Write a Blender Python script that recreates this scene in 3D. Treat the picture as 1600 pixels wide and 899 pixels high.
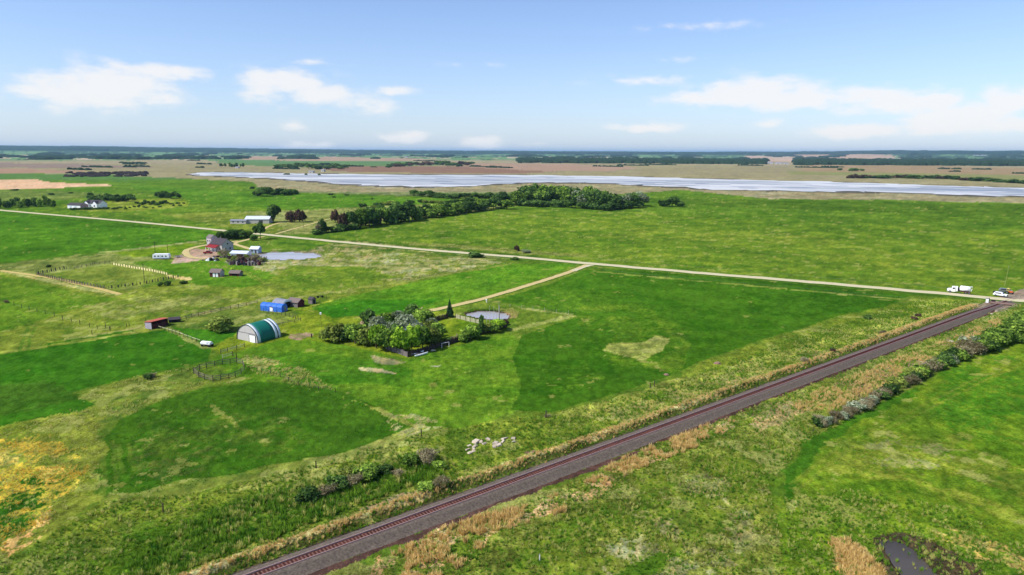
import bpy, bmesh, math, random
import numpy as np
from math import radians, sin, cos, pi, atan2, degrees
from mathutils import Matrix, Vector

for o in list(bpy.data.objects): bpy.data.objects.remove(o)
sc = bpy.context.scene
COL = sc.collection
random.seed(7); RNG = np.random.default_rng(7)

# ---------------------------------------------------------------- camera
H = 58.0            # drone height, m
FPX = 1066.0        # focal length in photo pixels
PIT = radians(11.25); ROLL = radians(0.3)
CM = (Matrix.Rotation(pi/2-PIT, 3, 'X') @ Matrix.Rotation(ROLL, 3, 'Z'))
cam_d = bpy.data.cameras.new('camera'); cam = bpy.data.objects.new('camera', cam_d); COL.objects.link(cam)
cam_d.sensor_width = 36; cam_d.lens = 36*FPX/1600
cam_d.clip_start = 1; cam_d.clip_end = 120000
cam.matrix_world = Matrix.Translation((0, 0, H)) @ CM.to_4x4()
sc.camera = cam
MN = np.array(CM)

def G(u, v, z=0.0):
    "photo pixel -> the place on the ground (height z) seen there"
    d = MN @ np.array([(u-800)/FPX, -(v-449.5)/FPX, -1.0]); t = (H-z)/-d[2]
    return Vector((d[0]*t, d[1]*t, z))
def GN(p):
    "same for an array of pixels"
    p = np.asarray(p, float); d = np.stack([(p[:,0]-800)/FPX, -(p[:,1]-449.5)/FPX, -np.ones(len(p))], 1) @ MN.T
    t = H/np.maximum(-d[:,2], 1e-4); return d[:,:2]*t[:,None]
def SC(p):
    "photo pixels per metre at a place"
    d = MN.T @ np.array([p[0], p[1], -H]); return FPX/-d[2]

# ---------------------------------------------------------------- light
SUN_AZ = radians(-113)     # compass-like angle from +Y towards +X: the sun stands to the left
SUN_EL = radians(48)
EXPO = 0.75
w = bpy.data.worlds.new('World'); sc.world = w; w.use_nodes = True
nt = w.node_tree; nt.nodes.clear()
def N(tree, typ, **kw):
    n = tree.nodes.new(typ)
    for k, v in kw.items(): setattr(n, k, v)
    return n
def math_(tree, op, a, b=None, c=None, clamp=False):
    n = tree.nodes.new('ShaderNodeMath'); n.operation = op; n.use_clamp = clamp
    for i, x in enumerate((a, b, c)):
        if x is None: continue
        if isinstance(x, (int, float)): n.inputs[i].default_value = x
        else: tree.links.new(x, n.inputs[i])
    return n.outputs[0]
L = nt.links.new
sky = N(nt, 'ShaderNodeTexSky', sky_type='NISHITA', sun_disc=False)
sky.sun_elevation = SUN_EL; sky.sun_rotation = SUN_AZ; sky.altitude = 500
sky.air_density = 1.0; sky.dust_density = 0.6; sky.ozone_density = 2.2
tc = N(nt, 'ShaderNodeTexCoord'); sp = N(nt, 'ShaderNodeSeparateXYZ'); L(tc.outputs['Generated'], sp.inputs[0])
az = math_(nt, 'ARCTAN2', sp.outputs[0], sp.outputs[1])
el = math_(nt, 'ARCSINE', sp.outputs[2])
cmb = N(nt, 'ShaderNodeCombineXYZ'); L(az, cmb.inputs[0]); L(math_(nt, 'MULTIPLY', el, 2.4), cmb.inputs[1])
n1 = N(nt, 'ShaderNodeTexNoise'); n1.inputs['Scale'].default_value = 24; n1.inputs['Detail'].default_value = 9; n1.inputs['Roughness'].default_value = .58
n2 = N(nt, 'ShaderNodeTexNoise'); n2.inputs['Scale'].default_value = 5.0; n2.inputs['Detail'].default_value = 4; n2.inputs['Roughness'].default_value = .5
L(cmb.outputs[0], n1.inputs['Vector']); L(cmb.outputs[0], n2.inputs['Vector'])
# cumulus seen in this sky: centre u, v, half width, half height (photo px), weight
CL = [(185,135,62,26,1.0),(245,112,62,10,.85),(115,140,60,22,.9),(225,150,30,9,.6),
      (450,128,52,15,1.05),(500,147,55,15,.8),(560,160,60,16,.55),(620,143,30,7,.7),(430,150,55,18,.45),(575,172,50,12,.4),
      (455,196,26,9,.5),(632,214,34,10,.75),(755,222,34,11,.75),(480,228,32,8,.7),(480,97,46,5,.32),(830,226,26,5,.4),
      (1110,155,68,11,.85),(1175,145,62,19,1.1),(1250,152,56,16,.9),(1325,150,48,11,.85),(1340,172,42,10,.5),
      (1410,160,48,16,.9),(1450,160,40,15,.95),(1480,188,54,15,1.05),(1530,170,48,15,.75),(1575,158,34,14,.9),(1590,196,42,9,.8),
      (1340,205,50,11,.85),(1015,200,42,7,.8),(960,199,26,6,.45),(1200,192,26,8,.55),(1000,126,100,9,.36),(730,100,60,5,.25),
      (1090,42,110,8,.28),(1050,93,60,5,.28)]
dens = None
for (u, v, ru, rv, wt) in CL:
    d = CM @ Vector(((u-800)/FPX, -(v-449.5)/FPX, -1)); d.normalize()
    a0 = atan2(d.x, d.y); e0 = math.asin(d.z)
    dx = math_(nt, 'MULTIPLY', math_(nt, 'SUBTRACT', az, a0), FPX*1.0/ru*cos(a0)**-0)
    dy = math_(nt, 'MULTIPLY', math_(nt, 'SUBTRACT', el, e0), FPX*1.0/rv)
    r2 = math_(nt, 'ADD', math_(nt, 'MULTIPLY', dx, dx), math_(nt, 'MULTIPLY', dy, dy))
    g = math_(nt, 'MULTIPLY', math_(nt, 'EXPONENT', math_(nt, 'MULTIPLY', r2, -.75)), wt)
    dens = g if dens is None else math_(nt, 'MAXIMUM', dens, g)
# the same kind of cloud goes on round the horizon outside the frame
out_az = math_(nt, 'SMOOTH_MIN', math_(nt, 'MULTIPLY', math_(nt, 'SUBTRACT', math_(nt, 'ABSOLUTE', az), radians(38)), 6), 1, .1)
out_az = math_(nt, 'MAXIMUM', out_az, 0)
elb = math_(nt, 'MULTIPLY', math_(nt, 'SUBTRACT', el, radians(5)), 1/radians(4))
band = math_(nt, 'EXPONENT', math_(nt, 'MULTIPLY', math_(nt, 'MULTIPLY', elb, elb), -1))
gen = math_(nt, 'MULTIPLY', math_(nt, 'MULTIPLY', out_az, band), math_(nt, 'MULTIPLY', math_(nt, 'SUBTRACT', n2.outputs['Fac'], .4), 4, clamp=True))
dens = math_(nt, 'MAXIMUM', dens, gen)
den2 = math_(nt, 'ADD', dens, math_(nt, 'MULTIPLY', math_(nt, 'SUBTRACT', n1.outputs['Fac'], .5), 1.7))
mr = N(nt, 'ShaderNodeMapRange', interpolation_type='SMOOTHSTEP'); L(den2, mr.inputs['Value'])
mr.inputs['From Min'].default_value = .10; mr.inputs['From Max'].default_value = .78; mr.inputs['To Max'].default_value = .8
cover = math_(nt, 'MULTIPLY', mr.outputs[0], math_(nt, 'MULTIPLY', dens, 2.8, clamp=True))
# thin veil, stronger near the horizon
veil = math_(nt, 'MULTIPLY', math_(nt, 'EXPONENT', math_(nt, 'MULTIPLY', math_(nt, 'MAXIMUM', el, 0), -11)), .55)
def mixrgb(tree, fac, a, b, bt='MIX'):
    m = tree.nodes.new('ShaderNodeMix'); m.data_type = 'RGBA'; m.blend_type = bt
    for i, x in ((0, fac), (6, a), (7, b)):
        if isinstance(x, (int, float)): m.inputs[i].default_value = x
        elif isinstance(x, tuple): m.inputs[i].default_value = (*x, 1) if len(x) == 3 else x
        else: tree.links.new(x, m.inputs[i])
    return m.outputs[2]
SKYS = 0.105
cv = 1.0/SKYS
sky_t = mixrgb(nt, 1.0, sky.outputs[0], (0.80, 0.84, 0.99), 'MULTIPLY')
sky_c = mixrgb(nt, veil, sky_t, (0.345*cv, 0.41*cv, 0.53*cv))
sky_c = mixrgb(nt, cover, sky_c, (0.60*cv, 0.58*cv, 0.565*cv))
bg = N(nt, 'ShaderNodeBackground'); bg.inputs['Strength'].default_value = SKYS
L(sky_c, bg.inputs['Color']); wo = N(nt, 'ShaderNodeOutputWorld'); L(bg.outputs[0], wo.inputs['Surface'])

sd = bpy.data.lights.new('sun', 'SUN'); sd.energy = 3.2; sd.angle = radians(0.8); sd.color = (1, .95, .87)
so = bpy.data.objects.new('sun', sd); COL.objects.link(so)
sdir = Vector((sin(SUN_AZ)*cos(SUN_EL), cos(SUN_AZ)*cos(SUN_EL), sin(SUN_EL)))
so.rotation_euler = sdir.to_track_quat('Z', 'Y').to_euler()
sc.render.engine = 'CYCLES'
sc.view_settings.view_transform = 'Standard'; sc.view_settings.look = 'None'
sc.view_settings.exposure = EXPO; sc.view_settings.gamma = 1
sc.cycles.max_bounces = 5; sc.cycles.volume_bounces = 1
sc.cycles.use_denoising = True

# ---------------------------------------------------------------- helpers
HAZE_D = 3.1e-5
KALB = 0.78       # photo colour -> surface colour under this light and exposure
def lin(c):
    c = np.asarray(c, float)/255.0
    return np.where(c <= .04045, c/12.92, ((c+.055)/1.055)**2.4)
def alb(c, k=1.0): return tuple(float(x) for x in np.minimum(lin(c)*KALB*k, .9))

def material(name, color, rough=.85, var=.25, scale=1.5, bump=.2, metal=0.0, spec=.25, coord='Object', rnd=0.0, stretch=None, k=1.0, raw=False, dirt=0.0):
    m = bpy.data.materials.new(name); m.use_nodes = True; t = m.node_tree; t.nodes.clear()
    out = N(t, 'ShaderNodeOutputMaterial'); b = N(t, 'ShaderNodeBsdfPrincipled'); t.links.new(b.outputs[0], out.inputs[0])
    c = color if raw else alb(color, k)
    tc = N(t, 'ShaderNodeTexCoord'); src = tc.outputs[coord]
    if stretch:
        mp = N(t, 'ShaderNodeMapping'); t.links.new(src, mp.inputs[0]); mp.inputs['Scale'].default_value = stretch; src = mp.outputs[0]
    n = N(t, 'ShaderNodeTexNoise'); n.inputs['Scale'].default_value = scale; n.inputs['Detail'].default_value = 5
    t.links.new(src, n.inputs['Vector'])
    f = math_(t, 'MULTIPLY_ADD', n.outputs['Fac'], 2*var, 1-var)
    if rnd:
        oi = N(t, 'ShaderNodeObjectInfo'); f = math_(t, 'MULTIPLY', f, math_(t, 'MULTIPLY_ADD', oi.outputs['Random'], 2*rnd, 1-rnd))
    vm = N(t, 'ShaderNodeVectorMath', operation='SCALE'); vm.inputs[0].default_value = c; t.links.new(f, vm.inputs['Scale'])
    cc = vm.outputs[0]
    if dirt:
        n3 = N(t, 'ShaderNodeTexNoise'); n3.inputs['Scale'].default_value = scale*.4; n3.inputs['Detail'].default_value = 7; n3.inputs['Roughness'].default_value = .7
        t.links.new(tc.outputs[coord], n3.inputs['Vector'])
        r = N(t, 'ShaderNodeMapRange'); r.inputs['From Min'].default_value = .5; r.inputs['From Max'].default_value = .72; t.links.new(n3.outputs['Fac'], r.inputs['Value'])
        cc = mixrgb(t, math_(t, 'MULTIPLY', r.outputs[0], dirt), cc, (.09, .07, .05))
    t.links.new(cc, b.inputs['Base Color'])
    b.inputs['Roughness'].default_value = rough; b.inputs['Metallic'].default_value = metal
    b.inputs['Specular IOR Level'].default_value = spec
    if bump:
        bp = N(t, 'ShaderNodeBump'); bp.inputs['Strength'].default_value = bump; bp.inputs['Distance'].default_value = .05
        t.links.new(n.outputs['Fac'], bp.inputs['Height']); t.links.new(bp.outputs[0], b.inputs['Normal'])
    return m

class MB:
    "collects faces and links them as one mesh object"
    def __init__(s): s.v = []; s.f = []; s.m = []
    def add(s, vs, fs, mi=0):
        n = len(s.v); s.v += [tuple(x) for x in vs]; s.f += [tuple(i+n for i in f) for f in fs]; s.m += [mi]*len(fs); return s
    def box(s, x, y, z, sx, sy, sz, mi=0, rz=0.0, taper=0.0, rx=0.0, ry=0.0):
        "box centred at x, y standing on z"
        hx, hy = sx/2, sy/2; tx, ty = hx*(1-taper), hy*(1-taper)
        p = [(-hx,-hy,0),(hx,-hy,0),(hx,hy,0),(-hx,hy,0),(-tx,-ty,sz),(tx,-ty,sz),(tx,ty,sz),(-tx,ty,sz)]
        R = Matrix.Rotation(rz, 3, 'Z') @ Matrix.Rotation(ry, 3, 'Y') @ Matrix.Rotation(rx, 3, 'X')
        p = [R @ Vector(q) + Vector((x, y, z)) for q in p]
        return s.add(p, [(0,3,2,1),(4,5,6,7),(0,1,5,4),(1,2,6,5),(2,3,7,6),(3,0,4,7)], mi)
    def tube(s, a, b, r0, r1=None, n=7, mi=0, cap=True):
        a, b = Vector(a), Vector(b); r1 = r0 if r1 is None else r1
        q = (b-a).to_track_quat('Z', 'Y'); A = []; B = []
        for i in range(n):
            t = 2*pi*i/n; d = q @ Vector((cos(t), sin(t), 0)); A.append(a+d*r0); B.append(b+d*r1)
        fs = [(i, (i+1) % n, n+(i+1) % n, n+i) for i in range(n)]
        if cap: fs += [tuple(range(n-1, -1, -1)), tuple(range(n, 2*n))]
        return s.add(A+B, fs, mi)
    def extrude(s, prof, y0, y1, mi=0, cap=True, axis='y'):
        "closed profile in x, z swept along y (or in y, z along x)"
        n = len(prof)
        if axis == 'y': vs = [(x, y0, z) for x, z in prof]+[(x, y1, z) for x, z in prof]
        else: vs = [(y0, x, z) for x, z in prof]+[(y1, x, z) for x, z in prof]
        fs = [(i, (i+1) % n, n+(i+1) % n, n+i) for i in range(n)]
        if cap: fs += [tuple(range(n-1, -1, -1)), tuple(range(n, 2*n))]
        return s.add(vs, fs, mi)
    def sphere(s, c, r, nu=10, nv=6, mi=0, sc_=(1,1,1), zmin=None):
        vs = []; fs = []
        for j in range(nv+1):
            t = pi*j/nv
            for i in range(nu):
                p = 2*pi*i/nu; z = cos(t)*sc_[2]
                if zmin is not None: z = max(z, zmin)
                vs.append((c[0]+r*sin(t)*cos(p)*sc_[0], c[1]+r*sin(t)*sin(p)*sc_[1], c[2]+r*z))
        for j in range(nv):
            for i in range(nu): fs.append((j*nu+i, (j+1)*nu+i, (j+1)*nu+(i+1) % nu, j*nu+(i+1) % nu))
        return s.add(vs, fs, mi)
    def mesh(s, name, mats):
        me = bpy.data.meshes.new(name); me.from_pydata(s.v, [], s.f)
        for m in (mats if isinstance(mats, (list, tuple)) else [mats]): me.materials.append(m)
        me.polygons.foreach_set('material_index', s.m)
        bm = bmesh.new(); bm.from_mesh(me); bmesh.ops.recalc_face_normals(bm, faces=bm.faces); bm.to_mesh(me); bm.free()
        me.update(); return me
    def build(s, name, mats, parent=None, smooth=False):
        me = s.mesh(name, mats)
        if smooth: me.polygons.foreach_set('use_smooth', [True]*len(me.polygons))
        return place(name, me, parent)
def place(name, me, parent=None, loc=(0,0,0), rz=0.0, scale=None):
    o = bpy.data.objects.new(name, me); COL.objects.link(o)
    if parent: o.parent = parent
    o.location = loc; o.rotation_euler = (0, 0, rz)
    if scale is not None: o.scale = scale
    return o
def tag(o, label=None, cat=None, group=None, kind=None):
    if label: o['label'] = label
    if cat: o['category'] = cat
    if group: o['group'] = group
    if kind: o['kind'] = kind
    return o
def thing(name, label, cat, loc, rz=0.0, group=None):
    o = bpy.data.objects.new(name, None); COL.objects.link(o); o.location = (loc[0], loc[1], loc[2] if len(loc) > 2 else 0); o.rotation_euler = (0, 0, rz)
    o.empty_display_size = 1
    return tag(o, label, cat, group)
GR = radians(-29.5)     # the survey grid: local x runs right and towards the camera, y away
e1 = Vector((cos(GR), sin(GR), 0)); e2 = Vector((-sin(GR), cos(GR), 0))

# ---- value noise
def _h(i, j, s):
    n = (i*374761393 + j*668265263 + s*1274126177) & 0xFFFFFFFF
    n = ((n ^ (n >> 13))*1103515245) & 0xFFFFFFFF
    return ((n ^ (n >> 16)) & 0xFFFF)/65535.0
def vn(x, y, size, seed=0):
    x = np.asarray(x)/size; y = np.asarray(y)/size
    i = np.floor(x).astype(np.int64); j = np.floor(y).astype(np.int64); fx = x-i; fy = y-j
    fx = fx*fx*(3-2*fx); fy = fy*fy*(3-2*fy)
    a = _h(i, j, seed); b = _h(i+1, j, seed); c = _h(i, j+1, seed); d = _h(i+1, j+1, seed)
    return (a*(1-fx)+b*fx)*(1-fy)+(c*(1-fx)+d*fx)*fy
def fbm(x, y, size, seed=0, o=4, gain=.55):
    t = 0; a = 1; s = 0
    for k in range(o): t = t+a*vn(x, y, size/2**k, seed+k*17); s += a; a *= gain
    return t/s
def inside(px, py, poly):
    poly = np.asarray(poly); r = np.zeros(len(px), bool)
    bb = (px >= poly[:,0].min()) & (px <= poly[:,0].max()) & (py >= poly[:,1].min()) & (py <= poly[:,1].max())
    ix = np.nonzero(bb)[0]; x = px[ix]; y = py[ix]; c = np.zeros(len(ix), bool); n = len(poly)
    for k in range(n):
        x1, y1 = poly[k]; x2, y2 = poly[(k+1) % n]
        if y1 == y2: continue
        c ^= ((y1 > y) != (y2 > y)) & (x < (x2-x1)*(y-y1)/(y2-y1)+x1)
    r[ix] = c; return r

# ---------------------------------------------------------------- the railway line's course
_rp = np.array([G(u, v, .9)[:2] for u, v in ((412,898),(520,857),(640,808.5),(800,748.5),(1000,675.5),(1193,609.5),(1375,545),(1500,496),(1562,472))])
RA = radians(38.4); RD = np.array([cos(RA), sin(RA)]); RP = np.array([sin(RA), -cos(RA)])   # along, and to the right of it
_t = _rp@RD; _s = _rp@RP
_cf = np.polyfit(_t, _s, 2); T0, T1 = _t.min(), _t.max()
def rail_s(t):
    t = np.asarray(t, float); tc_ = np.clip(t, T0-10, T1+10)
    d = 2*_cf[0]*tc_+_cf[1]
    return np.polyval(_cf, tc_)+(t-tc_)*d
def rail_pt(t, s=0.0, z=0.0):
    a = float(rail_s(t)); d = float(rail_s(t+.5)-rail_s(t-.5)); n = math.hypot(1, d)
    p = RD*t+RP*a; nn = (RP-RD*d)/n
    return Vector((p[0]+nn[0]*s, p[1]+nn[1]*s, z))
def rdrop(t): x_ = min(max((t-(TX-34))/28, 0), 1); return -.6*x_*x_*(3-2*x_)
TX = float(G(1546, 473)[0]*RD[0]+G(1546, 473)[1]*RD[1])      # where the road crosses

# ---------------------------------------------------------------- ground height
def gz(x, y):
    x = np.asarray(x, float); y = np.asarray(y, float); r = np.hypot(x, y)
    t = x*RD[0]+y*RD[1]; s = x*RP[0]+y*RP[1]-rail_s(t)
    near = np.clip((T1-8-t)/14, 0, 1)
    berm = .95*np.exp(-((s+5.6)/1.3)**2)*near*(.75+.5*vn(x, y, 9, 5))
    ditch = -.25*np.exp(-((s-6.5)/1.6)**2)*near
    mic = (fbm(x, y, 9, 31, 3)-.5)*.5*np.clip(1.3-r/500, 0, 1)
    flat = np.clip((np.abs(s)-3.0)/2.2, 0, 1)
    hill = np.clip((r-9500)/7000, 0, 1)
    a = np.arctan2(x, y)
    hz = hill*(26+26*fbm(a*60, r*.002, 4.0, 77, 4)+54*np.exp(-((a+.62)/.30)**2)+58*np.exp(-((a-.56)/.16)**2)*(.7+.6*fbm(a*80, a*0, 3.0, 12, 3)))
    return (berm+ditch+mic)*flat+hz
def gz1(p): return float(gz(p[0], p[1]))

# ---------------------------------------------------------------- ground cover, colour by area (corners in photo pixels, turned into places)
naz, nq = 1000, 600
AZL = radians(51)
azs = np.linspace(-AZL, AZL, naz)
q = np.linspace(1/68, 1/5600, nq); rr = 1/q
rr = np.concatenate([rr, np.geomspace(rr[-1]*1.06, 60000, 26)]); nr = len(rr)
AZ, RR = np.meshgrid(azs, rr); X = (RR*np.sin(AZ)).ravel(); Y = (RR*np.cos(AZ)).ravel(); R_ = RR.ravel(); A_ = AZ.ravel()
lr = np.log(R_)
wx = (fbm(A_*30, lr*30, 2.2, 1, 4)-.5)*2+(RNG.random(len(X))-.5)*.5
wy = (fbm(A_*30, lr*30, 2.2, 2, 4)-.5)*2+(RNG.random(len(X))-.5)*.5
wrx = (vn(X, Y, 2.0, 8)-.5); wry = (vn(X, Y, 2.0, 9)-.5)
BRK1 = vn(A_*420, lr*420, 1.0, 61); BRK2 = vn(X, Y, .9, 62)
C = np.tile(np.array([100,142,48.]), (len(X), 1)); DRY = np.full(len(X), .25); RG = np.full(len(X), .5); REG = np.zeros(len(X), int)
def paint(pts, col, dry=.3, rough=.5, soft=1.0, reg=None, mix=1.0, spot=None):
    """soft = wobble of the edge; spot = (size, threshold) breaks the area into patches"""
    P_ = GN(pts); k = soft*R_*.006
    m = inside(X+wx*k+wrx*soft, Y+wy*k+wry*soft, P_)
    if spot:
        sz, th = spot; m &= (.5*BRK1+.5*BRK2) > .36; m &= fbm(A_*sz, lr*sz, 1.0, int(sum(p[0] for p in pts)) % 97, 4) > th
    mm = np.full(m.sum(), mix)[:,None]
    C[m] = C[m]*(1-mm)+np.array(col, float)*mm
    if dry is not None: DRY[m] = dry
    if rough is not None: RG[m] = rough
    if reg is not None: REG[m] = reg
def band(top, bot, **kw):
    "strip between two lines given at u = -700, 0, 400, 800, 1200, 1600, 2400"
    us = (-700, 0, 400, 800, 1200, 1600, 2400)
    paint([(u, v) for u, v in zip(us, top)]+[(u, v) for u, v in zip(us[::-1], bot[::-1])], **kw)
# far country
FAR = R_ > 900
C[FAR] = (118,140,88); DRY[FAR] = .3
C[R_ > 5200] = (62,88,66)
band((229.9,234.2,236,238,240.5,242.7,246.8), (237,240,241,243,244.5,247,251), col=(60,86,62), soft=2)
band((237,240,241,243,244.5,247,251), (247,250,249,249.5,250,252,256), col=(112,146,92), soft=3)
band((237,240,241,243,244.5,247,251), (241,243,243.5,246,247,249,253), col=(66,92,62), soft=3, spot=(55,.45))
band((240,242,242.5,245,246,248,252), (248,251,250,250.5,251,253,257), col=(190,170,140), soft=3, spot=(38,.60))
band((240,242,242.5,245,246,248,252), (248,251,250,250.5,251,253,257), col=(66,92,62), soft=3, spot=(70,.60))
band((247,250,249,249.5,250,252,256), (255,258,255,256,257,259,263), col=(140,145,105), soft=3)
band((247,250,249,249.5,250,252,256), (255,258,255,256,257,259,263), col=(96,135,80), soft=3, spot=(26,.52))
band((249,252,250,251,253,256,261), (263,268,264,263,266,271,280), col=(164,152,116), soft=2)
band((255,258,255,256,259,262,268), (300,305,300,300,312,318,330), col=(157,148,106), soft=3, dry=.35)
band((254,256,254,254,259,262,268), (266,270,270,270,275,285,300), col=(148,138,106), soft=3, spot=(30,.50), mix=.6)
paint([(-600,250),(-100,254),(120,256),(250,262),(120,264),(0,262),(-600,258)], (146,128,110), soft=3)
paint([(-600,258),(0,263),(160,268),(60,272),(-600,268)], (172,140,112), soft=2)
paint([(330,250),(480,249),(640,253),(700,257),(600,261),(470,262),(360,258)], (100,136,82), soft=3)
paint([(360,244),(560,246),(680,249),(660,252),(500,252),(380,250)], (176,150,122), soft=3)
paint([(505,261),(620,260),(760,260),(830,262),(900,262),(890,267),(820,271),(700,271),(560,269),(510,266)], (144,114,92), dry=.1, rough=.2, soft=2, reg=6)
paint([(700,256),(900,257),(1000,262),(960,268),(850,268),(740,262)], (172,144,118), soft=3, dry=.1)
paint([(1160,245),(1240,246),(1310,249),(1240,254),(1160,252)], (196,168,140), soft=2)
paint([(1240,243),(1330,244),(1400,247),(1340,250),(1250,248)], (190,160,130), soft=3)
paint([(900,246),(1000,247),(1010,250),(920,250)], (188,170,135), soft=2)
paint([(1250,256),(1600,262),(2300,272),(2300,290),(1600,283),(1420,275),(1250,268)], (162,140,104), soft=4)
paint([(1230,267),(1450,272),(1600,274),(1900,280),(1900,288),(1600,287),(1400,278),(1240,272)], (140,142,88), soft=3)
# beyond the main road
paint([(-700,262),(0,271),(110,272),(200,276),(300,280),(390,284),(420,300),(560,304),(700,308),(840,311),(1000,301),(1060,297),(1130,303),(1200,311),(1400,313),(1600,318),(2400,335),(2400,540),(1600,478),(1480,461),(920,413),(0,330),(-700,262)], (94,143,44), dry=.28, soft=1.5)
paint([(-700,262),(0,271),(150,273),(300,280),(180,283),(0,281),(-700,270)], (92,140,70), dry=.15, soft=2)
paint([(-500,284),(0,281),(58,280.5),(78,285),(187,289.5),(135,292),(60,295),(0,297),(-500,305)], (222,182,140), dry=.1, rough=.15, soft=.6, reg=4)
paint([(-600,306),(0,299),(60,298),(200,304),(100,312),(0,316),(-600,325)], (112,142,72), dry=.3, soft=2, mix=.8)
paint([(200,290),(400,300),(560,306),(700,312),(660,318),(500,330),(300,318)], (88,146,42), dry=.15, soft=2)
paint([(360,332),(430,330),(540,326),(640,320),(700,318),(800,312),(810,322),(640,342),(560,354),(500,364),(430,366),(370,352)], (134,146,76), dry=.6, soft=3)
paint([(250,335),(360,330),(430,345),(440,366),(340,354)], (118,150,58), dry=.4, soft=2)
paint([(1010,310),(1200,313),(1600,320),(2300,335),(2300,360),(1600,340),(1200,325),(1010,318)], (78,122,38), dry=.2, soft=3, mix=.75)
paint([(640,342),(820,326),(1010,332),(1200,345),(1600,360),(2200,380),(2200,520),(1600,470),(1450,455),(920,409),(500,371)], (103,148,46), dry=.42, soft=2)
for (a, b, cl) in (((900,362),(1300,380),(122,152,58)), ((1100,395),(1560,420),(118,154,54)), ((700,370),(1000,385),(98,150,42)), ((1250,340),(1600,350),(88,132,40))):
    paint([(a[0],a[1]-8),(b[0],b[1]-10),(b[0]+30,b[1]+6),(a[0]+30,a[1]+8)], cl, dry=None, rough=None, soft=5, spot=(22,.5), mix=.6)
paint([(640,377),(760,386),(830,392),(920,398),(920,403),(800,396),(640,383)], (140,148,72), dry=.7, soft=1.5, mix=.7)
# far homestead's lawn
paint([(100,320),(200,312),(280,310),(300,322),(200,332),(110,330)], (128,158,56), dry=.3, soft=2)
# this side of the main road, left
paint([(-700,262),(0,331),(330,361),(345,372),(240,388),(150,398),(0,414),(-700,500)], (78,140,36), dry=.12, soft=1.5)
paint([(-300,340),(0,345),(120,370),(0,385),(-300,400)], (84,148,38), dry=.1, soft=4, mix=.6)
paint([(-500,480),(0,413),(150,398),(300,378),(345,384),(300,420),(180,462),(0,424),(-500,560)], (124,148,72), dry=.55, soft=1.5)
paint([(180,395),(300,381),(330,388),(300,398),(210,402)], (118,164,44), dry=.1, soft=1)
paint([(58,430),(170,413),(300,437),(250,441),(180,452)], (116,150,60), dry=.3, soft=1)
paint([(190,455),(310,432),(460,430),(560,415),(700,414),(640,445),(520,470),(380,480),(300,492),(200,520),(60,548),(-500,640),(-500,560),(0,425)], (116,150,54), dry=.42, soft=2)
paint([(-300,490),(0,430),(180,468),(90,490),(0,520),(-300,600)], (92,146,40), dry=.2, soft=2, mix=.8)
paint([(200,408),(300,404),(430,416),(470,428),(380,450),(310,445),(250,424)], (84,142,38), dry=.15, soft=1.5)
paint([(100,480),(300,455),(380,465),(300,490),(180,500)], (138,152,74), dry=.6, soft=3, spot=(40,.5))
paint([(420,376),(560,376),(660,388),(760,398),(805,407),(760,416),(690,430),(640,440),(560,437),(500,428),(430,430),(390,420),(395,400),(500,402),(510,395),(430,390)], (118,146,62), dry=.6, soft=2)
for sz, th, cl in ((20,.44,(152,154,92)), (46,.5,(166,160,104)), (60,.58,(90,134,44))): paint([(420,376),(560,376),(660,388),(760,398),(805,407),(760,416),(690,430),(640,440),(560,437),(500,428),(430,430),(390,420),(395,400),(500,402),(510,395),(430,390)], cl, dry=.75, soft=3, spot=(sz,th), mix=.8)
paint([(430,372),(520,378),(480,392),(420,388)], (110,158,50), dry=.2, soft=1.5)
paint([(450,415),(560,418),(620,432),(560,450),(470,455),(420,440)], (104,148,48), dry=.3, soft=2)
# vivid hay field between the farm and the lane
paint([(468,492),(500,476),(560,460),(680,436),(780,412),(905,413),(850,434),(780,456),(700,478),(640,488),(520,497)], (90,152,40), dry=.12, soft=.8)
paint([(472,487),(560,470),(700,466),(630,486),(560,494),(510,498)], (64,138,32), dry=.1, soft=1.2)
# yard grass
paint([(440,482),(480,478),(520,498),(610,490),(700,486),(760,505),(790,515),(640,560),(500,538),(440,545),(380,545),(345,560),(330,545),(370,520),(440,505)], (122,158,46), dry=.2, soft=1)
paint([(250,500),(300,488),(400,478),(470,490),(440,505),(372,515),(340,530),(300,520)], (112,146,60), dry=.6, soft=1.5)
paint([(262,512),(330,516),(372,520),(350,532),(325,540),(300,530)], (66,136,34), dry=.15, soft=.8)
paint([(640,492),(760,505),(790,512),(690,548),(660,540)], (116,158,42), dry=.15, soft=.8)
# grassland around
paint([(330,560),(440,530),(520,535),(640,562),(790,520),(860,560),(820,640),(740,665),(660,670),(560,625),(440,590),(380,600)], (98,152,42), dry=.2, soft=1.5)
paint([(390,556),(470,548),(560,560),(640,575),(640,600),(500,600),(400,578)], (84,146,38), dry=.15, soft=1.5)
paint([(380,552),(420,560),(470,575),(500,592),(440,592),(390,575),(375,562)], (158,160,88), dry=.9, soft=1.5, spot=(60,.5))
paint([(205,590),(300,578),(395,590),(330,600),(215,640),(160,672),(90,640),(130,612)], (124,154,60), dry=.6, soft=1.5)
paint([(560,574),(600,577),(622,584),(600,583),(565,579)], (178,172,120), dry=.8, soft=.4)
paint([(580,555),(620,562),(635,566),(610,572),(585,566)], (150,148,98), dry=.6, soft=1)
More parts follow.
